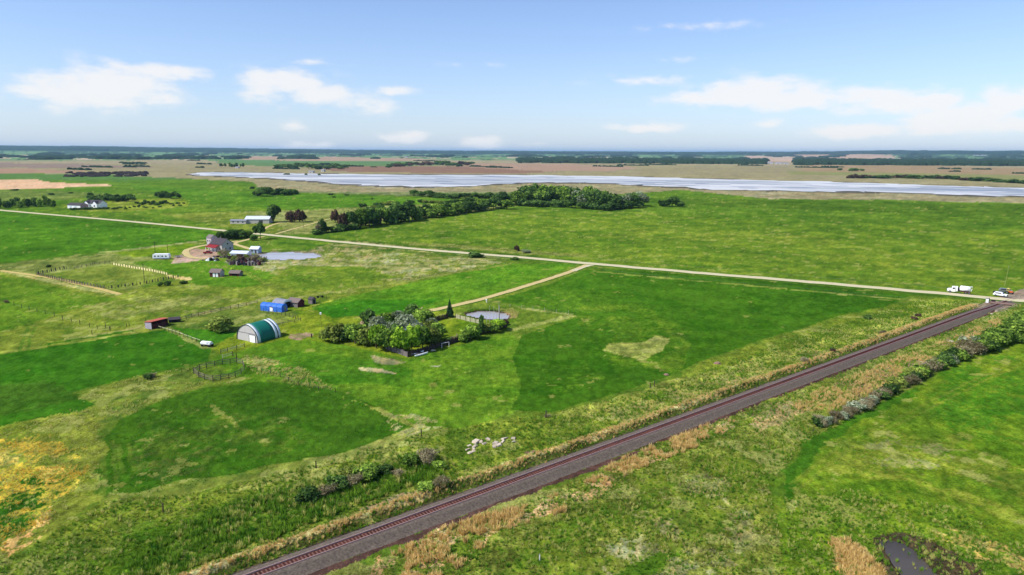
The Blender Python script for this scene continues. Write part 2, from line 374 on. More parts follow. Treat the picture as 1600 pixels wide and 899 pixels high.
# dark crops
paint([(-500,600),(0,552),(80,536),(150,524),(215,514),(262,512),(330,545),(325,565),(250,580),(140,605),(100,618),(150,632),(120,645),(0,668),(-500,730)], (60,124,30), dry=.05, rough=.22, soft=.4, reg=2)
paint([(-500,640),(0,600),(80,595),(120,625),(0,650),(-500,700)], (66,112,36), dry=.1, soft=2, mix=.7)
paint([(915,421),(1000,423),(1200,440),(1425,462),(1380,478),(1330,488),(1250,514),(1200,528),(1100,563),(1040,590),(940,622),(860,645),(800,642),(815,600),(800,560),(815,525),(850,512),(905,494),(870,487),(770,470),(860,444)], (66,122,30), dry=.05, rough=.2, soft=.5, reg=1)
paint([(770,470),(870,446),(960,462),(930,490),(820,480)], (80,136,36), dry=.2, soft=2.5, mix=.7)
paint([(900,480),(980,476),(1060,500),(1100,540),(1040,580),(960,570),(900,520)], (94,142,40), dry=.35, soft=4, spot=(30,.5), mix=.7)
paint([(940,546),(955,536),(1000,534),(1025,524),(1045,528),(1035,550),(1005,563),(965,553)], (152,165,78), dry=.6, rough=.6, soft=1)
paint([(985,520),(1035,515),(1060,535),(1045,560),(1000,570),(1050,585),(1080,560),(1075,530),(1040,508)], (104,146,44), dry=.4, soft=2.5, mix=.7)
paint([(850,570),(920,575),(960,590),(900,610),(850,600)], (92,146,38), dry=.2, soft=4, spot=(40,.5))
paint([(1150,440),(1420,462),(1330,490),(1240,500),(1150,480)], (60,118,28), dry=.1, soft=3, mix=.6)
paint([(160,690),(190,655),(240,632),(320,606),(400,596),(470,600),(540,615),(600,640),(638,664),(610,684),(520,712),(420,738),(320,765),(220,782),(165,780),(150,735)], (68,122,32), dry=.1, rough=.3, soft=.3, reg=3)
paint([(210,660),(330,625),(440,640),(470,690),(380,730),(240,735)], (96,134,48), dry=.4, soft=5, spot=(26,.47), mix=.75)
paint([(200,700),(300,690),(340,720),(280,755),(210,745)], (104,132,58), dry=.5, soft=5, spot=(34,.5), mix=.8)
paint([(345,650),(352,648),(420,690),(414,694)], (120,148,60), dry=.4, soft=1)
paint([(455,600),(600,640),(660,672),(640,690),(560,700),(640,668),(560,628)], (148,164,72), dry=.6, soft=1)
paint([(595,645),(660,650),(695,668),(660,690),(620,680)], (158,158,92), dry=.7, soft=1.5, spot=(50,.45))
# yellow corner on the left
paint([(-400,720),(0,668),(100,645),(160,650),(160,700),(150,740),(165,780),(100,830),(0,880),(-400,960)], (132,154,56), dry=.6, soft=2)
paint([(-300,710),(0,690),(60,680),(110,700),(130,740),(90,790),(40,830),(0,850),(-300,900)], (196,176,62), dry=.75, soft=4, spot=(24,.43))
paint([(-200,720),(0,700),(80,700),(100,760),(60,800),(0,830),(-200,860)], (210,186,84), dry=.6, soft=5, spot=(34,.56))
paint([(0,770),(50,745),(75,775),(40,830),(0,835),(-60,820)], (56,116,30), dry=.15, soft=3, spot=(30,.40))
paint([(0,850),(60,810),(90,790),(70,830),(10,870)], (214,182,104), dry=.8, soft=2, spot=(50,.4))
# rough grassland along the line, this side of the crops
paint([(-300,980),(0,880),(90,830),(165,782),(320,767),(480,728),(600,694),(660,675),(760,660),(860,646),(940,630),(1040,602),(1100,566),(1200,531),(1330,491),(1430,466),(1540,468),(1500,490),(1193,603),(1000,668),(800,740),(400,890),(380,1100),(-300,1300)], (116,152,52), dry=.55, rough=.9, soft=1)
paint([(100,900),(200,840),(330,790),(450,760),(420,800),(300,850),(200,930)], (96,142,40), dry=.35, rough=1, soft=3)
paint([(300,810),(450,762),(560,728),(660,704),(700,716),(690,744),(560,790),(450,840),(330,880),(230,910)], (92,134,44), dry=.55, rough=1, soft=2)
paint([(480,728),(600,694),(640,690),(700,700),(560,735),(450,756),(320,775)], (148,160,76), dry=.6, soft=1.5, spot=(50,.4))
paint([(330,880),(450,828),(560,785),(690,742),(800,722),(920,680),(1000,655),(1000,664),(860,716),(740,760),(560,828),(390,892)], (146,158,66), dry=.7, rough=.9, soft=2, spot=(30,.38))
paint([(560,795),(620,775),(670,764),(660,775),(600,797)], (172,152,106), dry=.7, soft=1.5)
paint([(820,710),(850,702),(880,706),(850,720)], (150,118,92), dry=.7, soft=1.5)
paint([(900,650),(1100,585),(1250,545),(1440,490),(1500,478),(1490,492),(1190,600),(1000,664)], (156,158,80), dry=.75, rough=.9, soft=2.5, spot=(24,.42))
paint([(1040,640),(1150,590),(1200,585),(1130,625)], (178,160,100), dry=.8, soft=3, spot=(40,.42))
paint([(1330,525),(1440,487),(1470,486),(1400,512)], (170,162,92), dry=.8, soft=3, spot=(40,.4))
# south of the line
paint([(480,930),(640,850),(870,760),(1193,622),(1500,505),(1600,455),(1600,515),(1260,690),(1200,760),(1300,1000),(900,1400),(400,1200)], (122,146,58), dry=.6, rough=.95, soft=1)
paint([(560,899),(640,850),(740,810),(870,775),(1000,720),(1140,655),(1180,655),(1100,700),(960,760),(850,800),(760,850),(660,930)], (108,142,50), dry=.6, rough=1, soft=2)
paint([(520,920),(600,870),(700,820),(820,790),(900,760),(1000,700),(1110,655),(1145,662),(1080,700),(960,745),(880,800),(780,830),(690,900)], (198,166,108), dry=.8, rough=1, soft=2.5, spot=(36,.46))
paint([(1170,650),(1240,620),(1260,640),(1180,680)], (168,152,96), dry=.8, rough=1, soft=2)
paint([(1290,610),(1420,560),(1560,500),(1560,520),(1430,580),(1320,640)], (156,130,92), dry=.8, rough=1, soft=3, spot=(30,.47))
paint([(900,899),(1000,800),(1100,740),(1200,770),(1180,850),(1100,899),(1000,960)], (150,152,88), dry=.85, rough=1, soft=4, spot=(22,.44))
paint([(930,860),(1000,810),(1080,800),(1020,860),(960,880)], (160,156,106), dry=.8, soft=4, spot=(36,.5), mix=.7)
paint([(1000,750),(1250,690),(1240,800),(1000,900),(800,950),(780,860)], (104,146,44), dry=.45, soft=5, spot=(28,.50), mix=.8)
paint([(950,899),(1060,850),(1080,856),(990,908)], (76,126,34), dry=.2, soft=2)
# meadow on the right
paint([(1262,690),(1440,600),(1600,518),(2300,340),(2600,1000),(1600,1300),(1250,1200),(1215,840),(1240,760)], (108,154,42), dry=.34, rough=.6, soft=1, reg=5)
paint([(1262,685),(1330,655),(1430,605),(1440,612),(1330,670),(1285,700),(1250,760),(1225,800),(1232,740)], (72,132,34), dry=.15, soft=1.5)
paint([(1330,690),(1500,680),(1600,730),(1700,800),(1600,830),(1420,760),(1300,740)], (138,162,58), dry=.5, soft=5, spot=(16,.42), mix=.85)
paint([(1500,560),(1700,560),(1800,700),(1550,690),(1450,640)], (84,148,38), dry=.15, soft=5, spot=(18,.45))
paint([(1360,690),(1470,700),(1460,740),(1340,720)], (144,152,82), dry=.5, soft=4, spot=(40,.45))
paint([(1230,780),(1330,770),(1500,800),(1600,850),(1700,1000),(1300,1000),(1215,880)], (92,140,38), dry=.6, rough=.9, soft=4, spot=(18,.42))
paint([(1460,815),(1520,830),(1600,868),(1700,930),(1600,900),(1490,850)], (188,172,88), dry=.9, rough=1, soft=3, spot=(36,.42))
paint([(1300,845),(1340,850),(1365,880),(1390,930),(1340,930),(1310,890)], (206,168,98), dry=.9, rough=1, soft=1.5)
paint([(1225,790),(1250,780),(1262,795),(1235,812)], (150,150,96), dry=.7, soft=3, mix=.6)
paint([(1358,838),(1410,832),(1460,850),(1520,880),(1560,960),(1420,960),(1365,870)], (92,82,56), dry=.3, rough=1, soft=1.5)
# bare earth
paint([(578,492),(600,498),(640,489),(660,480),(640,500),(600,508),(560,506)], (196,160,128), dry=.1, rough=.2, soft=.5)
paint([(455,523),(478,520),(488,522),(478,530),(462,532),(448,527)], (160,136,106), dry=.1, rough=.2, soft=1)
paint([(272,404),(292,393),(305,388),(340,392),(345,402),(305,408),(285,412),(270,411)], (186,156,128), dry=.1, rough=.2, soft=.6)
paint([(0,421),(188,459.5),(188,462),(150,457),(0,425)], (170,170,96), dry=.5, rough=.4, soft=.3)
paint([(258,430),(300,434),(301,438),(290,438),(262,433)], (214,190,118), dry=.2, rough=.2, soft=.2)
paint([(355,405),(400,398),(420,404),(412,412),(370,414),(350,410)], (118,120,86), dry=.6, rough=.9, soft=1)
# lane of pale grass by fences
for a, b, wdt, cl in (((815,482),(895,492),1.3,(168,176,100)), ((895,493),(800,516),2.0,(160,172,92)), ((925,424),(1560,482),1.6,(140,164,76)),
                      ((100,530),(262,506),1.6,(160,160,88)), ((300,494),(430,464),2.5,(168,164,100)), ((430,472),(520,455),2.0,(140,150,74)), ((520,458),(800,412),2.0,(140,152,72)),
                      ((0,604),(150,524),.01,(160,166,80)), ((0,552),(262,511),2.0,(150,166,72)), ((260,512),(325,545),1.3,(146,160,90)), ((455,486),(520,470),1.0,(160,176,60)),
                      ((0,412),(150,396),2.0,(104,136,56)), ((150,396),(335,374),2.6,(172,172,112)), ((150,390),(340,368),1.5,(86,128,46)),
                      ((880,650),(1480,482),2.4,(166,176,76)), ((640,688),(480,726),2.5,(150,158,80)), ((480,726),(165,785),3,(128,150,66))):
    A = G(*a); B = G(*b); d = (B-A).normalized(); t = X*d.x+Y*d.y-(A.x*d.x+A.y*d.y); s = (X-A.x)*-d.y+(Y-A.y)*d.x
    m = (t > 0) & (t < (B-A).length) & (np.abs(s+wx*R_*.003) < wdt*(.5+.9*vn(t, t*0, 7, 3)))
    if wdt > .1: C[m] = C[m]*.25+np.array(cl, float)*.75; DRY[m] = .6
# along the railway: dry crest, dark toe
tt = X*RD[0]+Y*RD[1]; ss = X*RP[0]+Y*RP[1]-rail_s(tt); ss2 = ss+wx*.9+wrx*1.2
nearr = tt < T1-6
m = nearr & (ss2 > -7.6) & (ss2 < -4.7); C[m] = (196,180,114); DRY[m] = .7
m = nearr & (ss2 > -5.0) & (ss2 < -3.2); C[m] = (92,104,50); DRY[m] = .2
m = nearr & (ss > -3.6) & (ss < 2.6); C[m] = (96,84,74)
m = nearr & (ss2 > 2.2) & (ss2 < 4.0) & (ss > 0); C[m] = (92,68,58); DRY[m] = .1
m = nearr & (ss2 > 4.0) & (ss2 < 7.0) & (vn(X, Y, 6, 44) > .4); C[m] = (140,150,72)
m = (tt > T1-14) & (np.abs(ss) < 5.0); C[m] = np.where((vn(X, Y, 5, 91) > .5)[m][:,None], (140,122,104), (160,142,116)); DRY[m] = .2
# faint wheel tracks through the rough; roadside ditch strips with shade in their colour
for pts, cl in (([(455,523),(620,560),(700,590)], (80,140,36)), ([(0,700),(60,660),(200,640)], (90,130,44)), ([(165,690),(175,780)], (120,150,60)), ([(190,695),(200,740)], (120,150,60)),
                ([(1240,760),(1330,690),(1440,640),(1600,560)], (130,160,60)), ([(30,560),(50,510),(20,485),(0,480)], (70,130,36)), ([(205,402),(330,413),(380,425),(430,450)], (150,160,80)),
                ([(820,880),(1000,800),(1180,760)], (92,136,42)), ([(960,720),(1200,640)], (94,140,44)), ([(0,530),(60,512),(200,470),(380,440),(420,438)], (92,134,44)),
                ([(500,372),(640,384),(920,409)], (70,110,40)), ([(0,334),(330,364)], (60,108,36)), ([(920,418),(1480,464)], (52,104,28)), ([(420,378),(640,394),(900,414)], (60,118,34))):  # lush ditch grass along the gravel road, darkened to paint in the ditch shadow
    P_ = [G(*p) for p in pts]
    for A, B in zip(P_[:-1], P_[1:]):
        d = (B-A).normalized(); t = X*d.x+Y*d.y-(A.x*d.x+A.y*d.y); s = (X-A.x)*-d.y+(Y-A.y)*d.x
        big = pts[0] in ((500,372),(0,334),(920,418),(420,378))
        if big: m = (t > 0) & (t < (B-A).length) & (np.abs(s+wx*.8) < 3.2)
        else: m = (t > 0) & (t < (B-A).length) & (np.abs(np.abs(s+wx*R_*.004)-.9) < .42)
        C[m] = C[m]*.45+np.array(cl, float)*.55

# natural variation
far_fade = np.clip(1.6-R_/1500, .25, 1)
v1 = fbm(X, Y, 70, 3, 4)-.5; v2 = fbm(X, Y, 11, 4, 4)-.5; v3 = fbm(X, Y, 3.0, 6, 3)-.5; v4 = fbm(A_*60, lr*60, 1.5, 9, 4)-.5
val = 1+(.20*v1+.22*v2*(.5+RG)+.30*v3*RG+.38*v4*(.4+DRY))*far_fade
yel = np.clip((.9*v1+.9*v2+.7*v4)*(.4+1.3*DRY)*far_fade, -.5, .9)
isg = np.clip((C[:,1]-C[:,0])/30, 0, 1)
g1 = fbm(A_*150, lr*62, 1.0, 71, 3)-.5; g2 = vn(X, Y, 1.1, 72)-.5; g3 = RNG.random(len(X))-.5
val = val*(1+.36*g1*np.clip(1.4-R_/1800, .2, 1)*(.55+RG*.6)+.22*g2*np.clip(1.6-R_/300, 0, 1)+.12*g3*np.clip(1.5-R_/1500, .1, 1))
C = C*val[:,None]
C[:,0] *= 1+.25*g1*np.clip(1.4-R_/1500, 0, 1)*(.5+DRY)
C[:,0] *= 1+.28*yel*isg; C[:,1] *= 1+.06*yel; C[:,2] *= 1+.30*np.maximum(yel, 0)
straw = (fbm(X, Y, 5, 21, 5) > (.80-.26*DRY)) & (R_ < 1200) & (isg > .2)
C[straw] = C[straw]*.45+np.array([178,172,100.])*.55
lush = (fbm(X, Y, 8, 23, 5) > .62) & (isg > .2) & (R_ < 1000)
C[lush] *= np.array([.86,.94,.86])
LC = lin(np.clip(C, 8, 250))*KALB
gg = np.clip((C[:,1]/np.maximum(C[:,0], 1)-1.02)/.25, 0, 1)[:,None]*np.clip(1.3-R_/3000, 0, 1)[:,None]
LC *= 1-gg*(1-np.array([1.04,.79,.70]))
Z = gz(X, Y)
relief = (fbm(X, Y, 2.2, 51, 3)-.5)*.55*RG*np.clip(1.5-R_/260, 0, 1)*np.clip((np.abs(ss)-4)/2, 0, 1)
Z = Z+relief

# lake and ponds cut a little into the ground
LAKE = [(296,272.4),(330,269.6),(400,270.3),(500,272),(650,273.6),(800,274),(900,275.2),(1000,277),(1100,280),(1200,282.2),(1300,285),(1400,288),(1500,291.5),(1600,294.5),(2000,307),
        (2000,326),(1600,307.6),(1500,305.6),(1400,301.5),(1300,300),(1200,298.4),(1100,295.6),(1000,290.4),(950,286.8),(900,285.8),(850,285.6),(800,287.2),(720,291.6),(650,292.8),(600,291.6),(540,288.6),(480,283.4),(420,279.2),(360,276.2),(300,274.2)]
POND1 = [(727,490.6),(732,488.4),(741,487.4),(748,486),(760,486.6),(772,486.4),(780,488),(789,489.6),(795,492.6),(792,496),(786,498.6),(776,498.8),(765,498),(752,497),(740,494.6),(732,492.6)]
POND2 = [(398,400),(404,397),(416,396),(425,394.2),(440,394.6),(455,393.6),(472,395),(488,395.4),(496,397.5),(500,400),(492,402.2),(482,403),(470,405),(455,404.4),(440,405.6),(424,404.6),(413,404.8),(406,402.4)]
PUDDLE = [(1376,848),(1392,845),(1410,850),(1428,861),(1446,879),(1466,905),(1486,950),(1440,950),(1418,908),(1400,884),(1386,862)]
def ring_paint(pts, grow, col):
    P_ = GN(pts); c = P_.mean(0); k = R_*.0012
    for gsc in grow:
        m = inside((X+wx*k-c[0])/gsc[0]+c[0], (Y+wy*k-c[1])/gsc[1]+c[1], P_); LC[m] = lin(col)*KALB*(.8+.4*v4[m][:,None])
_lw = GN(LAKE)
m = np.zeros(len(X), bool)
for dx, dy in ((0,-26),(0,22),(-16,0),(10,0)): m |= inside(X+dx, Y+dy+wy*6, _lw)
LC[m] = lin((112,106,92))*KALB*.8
ring_paint(POND1, [(1.12,1.5)], (96,84,62)); ring_paint(POND2, [(1.08,1.25)], (150,140,110)); ring_paint(PUDDLE, [(1.12,1.1)], (84,72,54))
m = inside(X, Y, GN([(784,486),(803,485),(810,492),(806,497),(795,498),(799,493)])); LC[m] = lin((176,150,104))*KALB

for pts, g_, dz in ((POND1, 1.04, .75), (POND2, 1.03, .75), (PUDDLE, 1.08, .5)):
    P_ = GN(pts); c = P_.mean(0); m = inside((X+wx*.5-c[0])/g_+c[0], (Y+wy*.5-c[1])/g_+c[1], P_); Z[m] -= dz
# one sheet: the fan in front of the camera at picture resolution, a coarse sheet all round
Vt = np.stack([X, Y, Z], 1)
ii = (np.arange(nr-1)[:,None]*naz+np.arange(naz-1)[None,:]).ravel()
quads = np.stack([ii, ii+1, ii+1+naz, ii+naz], 1)
reg_f = REG[ii]; rgp = RG
def ground_mat():
    m = bpy.data.materials.new('ground_cover'); m.use_nodes = True; t = m.node_tree; t.nodes.clear(); k = t.links.new
    out = N(t, 'ShaderNodeOutputMaterial'); b = N(t, 'ShaderNodeBsdfPrincipled'); k(b.outputs[0], out.inputs[0])
    a = N(t, 'ShaderNodeAttribute', attribute_name='cover'); rg = N(t, 'ShaderNodeAttribute', attribute_name='rough')
    dr = N(t, 'ShaderNodeAttribute', attribute_name='dry')
    ge = N(t, 'ShaderNodeNewGeometry')
    def noise(s, d=4, r=.6, st=None):
        n = N(t, 'ShaderNodeTexNoise'); n.inputs['Scale'].default_value = s; n.inputs['Detail'].default_value = d; n.inputs['Roughness'].default_value = r
        if st:
            mp = N(t, 'ShaderNodeMapping'); mp.inputs['Rotation'].default_value = (0, 0, st[3]); mp.inputs['Scale'].default_value = st[:3]; k(ge.outputs['Position'], mp.inputs[0]); k(mp.outputs[0], n.inputs['Vector'])
        else: k(ge.outputs['Position'], n.inputs['Vector'])
        return n.outputs['Fac']
    na = noise(2.6, 5, .7); nb = noise(.6, 6, .75); nc = noise(.9, 4, .6, (1, .22, 1, radians(35)))
    f = math_(t, 'MULTIPLY_ADD', math_(t, 'SUBTRACT', na, .5), 3.4, 1.0)
    f = math_(t, 'ADD', f, math_(t, 'MULTIPLY', math_(t, 'SUBTRACT', nb, .5), 1.9))
    f = math_(t, 'ADD', f, math_(t, 'MULTIPLY', math_(t, 'SUBTRACT', nc, .5), 1.4))
    amp = math_(t, 'MULTIPLY_ADD', rg.outputs['Fac'], .8, .2)
    f = math_(t, 'MULTIPLY_ADD', math_(t, 'SUBTRACT', f, 1), amp, 1.0)
    f = math_(t, 'MAXIMUM', f, .35)
    vm = N(t, 'ShaderNodeVectorMath', operation='SCALE'); k(a.outputs['Color'], vm.inputs[0]); k(f, vm.inputs['Scale'])
    # straw between the green blades
    sn = noise(3.4, 4, .75)
    th = math_(t, 'MULTIPLY_ADD', dr.outputs['Fac'], -.22, .72)
    sf = math_(t, 'MULTIPLY', math_(t, 'MULTIPLY', math_(t, 'SUBTRACT', sn, th), 9, clamp=True), .65)
    c = mixrgb(t, sf, vm.outputs[0], alb((196,186,112)))
    k(c, b.inputs['Base Color']); b.inputs['Roughness'].default_value = 1; b.inputs['Specular IOR Level'].default_value = 0
    bp = N(t, 'ShaderNodeBump'); bp.inputs['Distance'].default_value = .35
    k(math_(t, 'MULTIPLY_ADD', rg.outputs['Fac'], .7, .25), bp.inputs['Strength'])
    k(math_(t, 'ADD', na, math_(t, 'MULTIPLY', nb, 1.4)), bp.inputs['Height']); k(bp.outputs[0], b.inputs['Normal'])
    return m
GM = ground_mat()
def sheet(name, V, F, col, rg, dr):
    used = np.unique(F); mp = np.zeros(len(V), int); mp[used] = np.arange(len(used)); V = V[used]; F = mp[F]
    me = bpy.data.meshes.new(name); me.vertices.add(len(V)); me.vertices.foreach_set('co', V.ravel())
    me.loops.add(F.size); me.loops.foreach_set('vertex_index', F.ravel().astype(np.int32))
    me.polygons.add(len(F)); me.polygons.foreach_set('loop_start', np.arange(0, F.size, 4, dtype=np.int32)); 
    me.update(calc_edges=True)
    at = me.attributes.new('cover', 'FLOAT_COLOR', 'POINT'); at.data.foreach_set('color', np.concatenate([col[used], np.ones((len(used), 1))], 1).ravel())
    for nm, ar in (('rough', rg), ('dry', dr)):
        at = me.attributes.new(nm, 'FLOAT', 'POINT'); at.data.foreach_set('value', ar[used].astype(np.float32))
    me.polygons.foreach_set('use_smooth', [True]*len(F)); me.materials.append(GM)
    o = bpy.data.objects.new(name, me); COL.objects.link(o); return tag(o, kind='structure')
# coarse rest
aw = np.linspace(AZL, 2*pi-AZL, 90); rw = np.concatenate([[68], np.geomspace(120, 60000, 24)])
AW, RW = np.meshgrid(aw, rw); xw = (RW*np.sin(AW)).ravel(); yw = (RW*np.cos(AW)).ravel(); n0 = len(X)
jj = (np.arange(len(rw)-1)[:,None]*len(aw)+np.arange(len(aw)-1)[None,:]).ravel()
qw = np.stack([jj, jj+1, jj+1+len(aw), jj+len(aw)], 1)+n0
ad = np.linspace(0, 2*pi, 49); rd_ = np.array([.5, 30, 68.2]); AD, RDD = np.meshgrid(ad, rd_); xd = (RDD*np.sin(AD)).ravel(); yd = (RDD*np.cos(AD)).ravel(); n1_ = n0+len(xw)
kk = (np.arange(2)[:,None]*49+np.arange(48)[None,:]).ravel(); qd = np.stack([kk, kk+1, kk+50, kk+49], 1)+n1_
xr = np.concatenate([xw, xd]); yr = np.concatenate([yw, yd]); rrr = np.hypot(xr, yr)
cr = np.tile(lin((104,146,50))*KALB, (len(xr), 1)); cr[rrr > 4000] = lin((62,88,66))*KALB
Vall = np.concatenate([Vt, np.stack([xr, yr, gz(xr, yr)*(rrr > 100)-.02], 1)]); Call = np.concatenate([LC, cr])
RGa = np.concatenate([RG*np.clip(1.4-R_/700, .15, 1), np.full(len(xr), .5)]); DRa = np.concatenate([DRY*np.clip(1.3-R_/900, 0, 1), np.full(len(xr), .3)])
sheet('ground', Vall, np.concatenate([quads[reg_f == 0], qw, qd]), Call, RGa, DRa)
for rg_, nm in ((1,'crop_field'),(2,'crop_field'),(3,'crop_field'),(4,'stubble_field'),(5,'hay_meadow'),(6,'ploughed_field')):
    sheet(nm, Vall, quads[reg_f == rg_], Call, RGa, DRa)

# ---------------------------------------------------------------- water
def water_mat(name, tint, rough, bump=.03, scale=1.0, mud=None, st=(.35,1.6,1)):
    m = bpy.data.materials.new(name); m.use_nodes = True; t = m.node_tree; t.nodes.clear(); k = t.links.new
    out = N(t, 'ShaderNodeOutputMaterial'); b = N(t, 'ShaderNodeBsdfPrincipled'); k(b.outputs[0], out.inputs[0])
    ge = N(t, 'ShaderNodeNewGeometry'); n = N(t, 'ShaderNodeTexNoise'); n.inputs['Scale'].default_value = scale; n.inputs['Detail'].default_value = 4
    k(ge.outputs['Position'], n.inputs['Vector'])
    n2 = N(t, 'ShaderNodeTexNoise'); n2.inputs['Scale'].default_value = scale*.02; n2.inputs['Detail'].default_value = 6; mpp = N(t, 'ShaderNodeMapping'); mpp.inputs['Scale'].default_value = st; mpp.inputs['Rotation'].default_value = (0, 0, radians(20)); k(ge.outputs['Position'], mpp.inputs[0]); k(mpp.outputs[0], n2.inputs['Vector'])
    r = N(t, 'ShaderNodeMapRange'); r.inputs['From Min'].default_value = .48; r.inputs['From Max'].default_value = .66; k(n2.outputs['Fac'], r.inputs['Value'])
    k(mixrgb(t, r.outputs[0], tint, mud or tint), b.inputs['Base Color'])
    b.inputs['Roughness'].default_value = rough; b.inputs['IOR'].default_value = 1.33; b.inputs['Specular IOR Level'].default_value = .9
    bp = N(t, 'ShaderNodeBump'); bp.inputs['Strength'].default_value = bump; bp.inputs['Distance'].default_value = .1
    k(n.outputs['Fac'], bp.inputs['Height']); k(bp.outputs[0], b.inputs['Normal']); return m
def pool(name, pts, z, mat, jitter=0.0, sub=4, grow=1.0):
    P_ = GN(pts); P_ = (P_-P_.mean(0))*grow+P_.mean(0); n = len(P_); out = []
    for i in range(n):          # smooth the outline
        p0, p1, p2, p3 = P_[i-1], P_[i], P_[(i+1) % n], P_[(i+2) % n]
        for k in range(sub):
            t = k/sub; out.append(.5*((2*p1)+(-p0+p2)*t+(2*p0-5*p1+4*p2-p3)*t*t+(-p0+3*p1-3*p2+p3)*t**3)+RNG.normal(0, 1, 2)*jitter*(1 if k else .3))
    bm = bmesh.new(); f = bm.faces.new([bm.verts.new((p[0], p[1], z)) for p in out]); bmesh.ops.triangulate(bm, faces=[f])
    bmesh.ops.recalc_face_normals(bm, faces=bm.faces)
    if next(iter(bm.faces)).normal.z < 0: bmesh.ops.reverse_faces(bm, faces=bm.faces)
    me = bpy.data.meshes.new(name); bm.to_mesh(me); bm.free(); me.materials.append(mat)
    return tag(place(name, me), kind='structure')
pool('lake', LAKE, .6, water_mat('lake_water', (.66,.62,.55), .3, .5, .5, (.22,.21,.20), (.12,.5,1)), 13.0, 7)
pw = water_mat('pond_water', (.42,.40,.40), .2, .25, 1.0, (.30,.28,.26))
pool('pond', POND1, -.28, pw, .1, grow=1.12); pool('pond', POND2, -.28, pw, .1, grow=1.08)
pool('puddle', PUDDLE, -.12, water_mat('puddle_water', (.05,.042,.034), .45, .3, 2.0, (.08,.065,.05)), .1, grow=1.15)

# grey mud bars lying just awash in the shallow lake
rgm = np.random.default_rng(5); mb = MB()
for k in range(120):
    u = rgm.uniform(330, 1700); top = np.interp(u, [p[0] for p in LAKE[:15]], [p[1] for p in LAKE[:15]]); lw_ = LAKE[16:][::-1]; bot = np.interp(u, [p[0] for p in lw_], [p[1] for p in lw_])
    if bot-top < 4: continue
    f = rgm.uniform(.12, .88); c = G(u, top+(bot-top)*f); ln = rgm.uniform(12, 75); wd = rgm.uniform(4, 16); a = radians(-20)+rgm.normal(0, .15)
    ring = [(c.x+cos(a)*ln*cos(t_)*rgm.uniform(.7,1.1)-sin(a)*wd*sin(t_)*rgm.uniform(.6,1.2), c.y+sin(a)*ln*cos(t_)*rgm.uniform(.7,1.1)+cos(a)*wd*sin(t_)*rgm.uniform(.6,1.2), .68) for t_ in np.linspace(0, 2*pi, 13)[:-1]]
    mb.add(ring+[(c.x, c.y, .95)], [(i, (i+1) % 12, 12) for i in range(12)])
tag(mb.build('mud_bars', material('wet_mud', (150,152,156), rough=.35, var=.25, scale=.05, bump=.1, spec=.6)), 'grey mud bars awash in the long lake', kind='stuff')

# ---------------------------------------------------------------- gravel roads
M_GRAVEL = material('gravel', (224,212,168), rough=.95, var=.16, scale=.6, bump=.2, k=.92)
M_GRAVEL2 = material('gravel_pinkish', (222,200,134), rough=.95, var=.16, scale=.5, bump=.2, k=.9)
M_VERGE = material('verge_grass', (84,122,40), rough=1, var=.4, scale=.7, bump=.5, spec=0, k=.7)
def smooth_line(pts, step):
    out = []; n = len(pts)
    for i in range(n-1):
        p0 = pts[max(i-1,0)]; p1 = pts[i]; p2 = pts[i+1]; p3 = pts[min(i+2,n-1)]
        m = max(2, int((p2-p1).length/step))
        for k in range(m):
            t = k/m; out.append(.5*((2*p1)+(-p0+p2)*t+(2*p0-5*p1+4*p2-p3)*t*t+(-p0+3*p1-3*p2+p3)*t**3))
    out.append(pts[-1]); return out
def road(name, px, w, h, mat, step=4.0, edge=1.0, kind='structure', wob=.25, pts=None):
    P_ = smooth_line(pts or [G(*p) for p in px], step); vs = []; fs = []; mi = []
    for i, p in enumerate(P_):
        d = (P_[min(i+1,len(P_)-1)]-P_[max(i-1,0)]).normalized(); nr_ = Vector((d.y, -d.x, 0))
        z0 = gz1(p)
        for s, z in ((-w/2-edge, -.15), (-w/2+random.uniform(-wob,wob), h), (0, h+.06), (w/2+random.uniform(-wob,wob), h), (w/2+edge, -.15)):
            q = p+nr_*s; vs.append((q.x, q.y, z0+z))
    for i in range(len(P_)-1):
        for j in range(4): fs.append((i*5+j, i*5+j+1, i*5+j+6, i*5+j+5)); mi.append(0 if j in (1,2) else 1)
    me = bpy.data.meshes.new(name); me.from_pydata(vs, [], fs); me.materials.append(mat); me.materials.append(M_VERGE)
    me.polygons.foreach_set('material_index', mi); me.update()
    return tag(place(name, me), kind=kind)
road('gravel_road', [(-700,262),(-300,301.5),(0,329),(200,346.5),(420,368),(640,389),(800,402),(920,412.5),(1100,428),(1300,444.5),(1480,460.5),(1560,468),(1640,475),(1800,487)], 6.2, .32, M_GRAVEL, 5, 1.4)
road('driveway', [(918,414),(905,419.5),(880,429),(820,448),(760,466),(700,480),(660,489),(630,495)], 3.2, .16, M_GRAVEL2, 3, .9)
road('driveway', [(936,413),(915,416.5),(895,424)], 3.4, .17, M_GRAVEL, 2, .8)
road('driveway', [(412,370),(395,373),(378,377),(366,381),(380,386),(396,391)], 3.4, .1, M_GRAVEL2, 2, .6)
road('driveway', [(372,377),(355,379),(340,381),(318,384),(300,388),(290,393),(294,400),(310,404),(334,404)], 3.6, .1, M_GRAVEL2, 2, .6)
road('path', [(0,423),(90,436.5),(188,460)], 2.6, .06, material('worn_track', (206,184,104), var=.3, scale=.5), 3, .8)
road('path', [(430,366),(520,341),(560,333)], 2.0, .05, M_GRAVEL2, 3, .6)
road('path', [(400,364),(425,352),(448,346)], 2.6, .05, M_GRAVEL2, 3, .6)

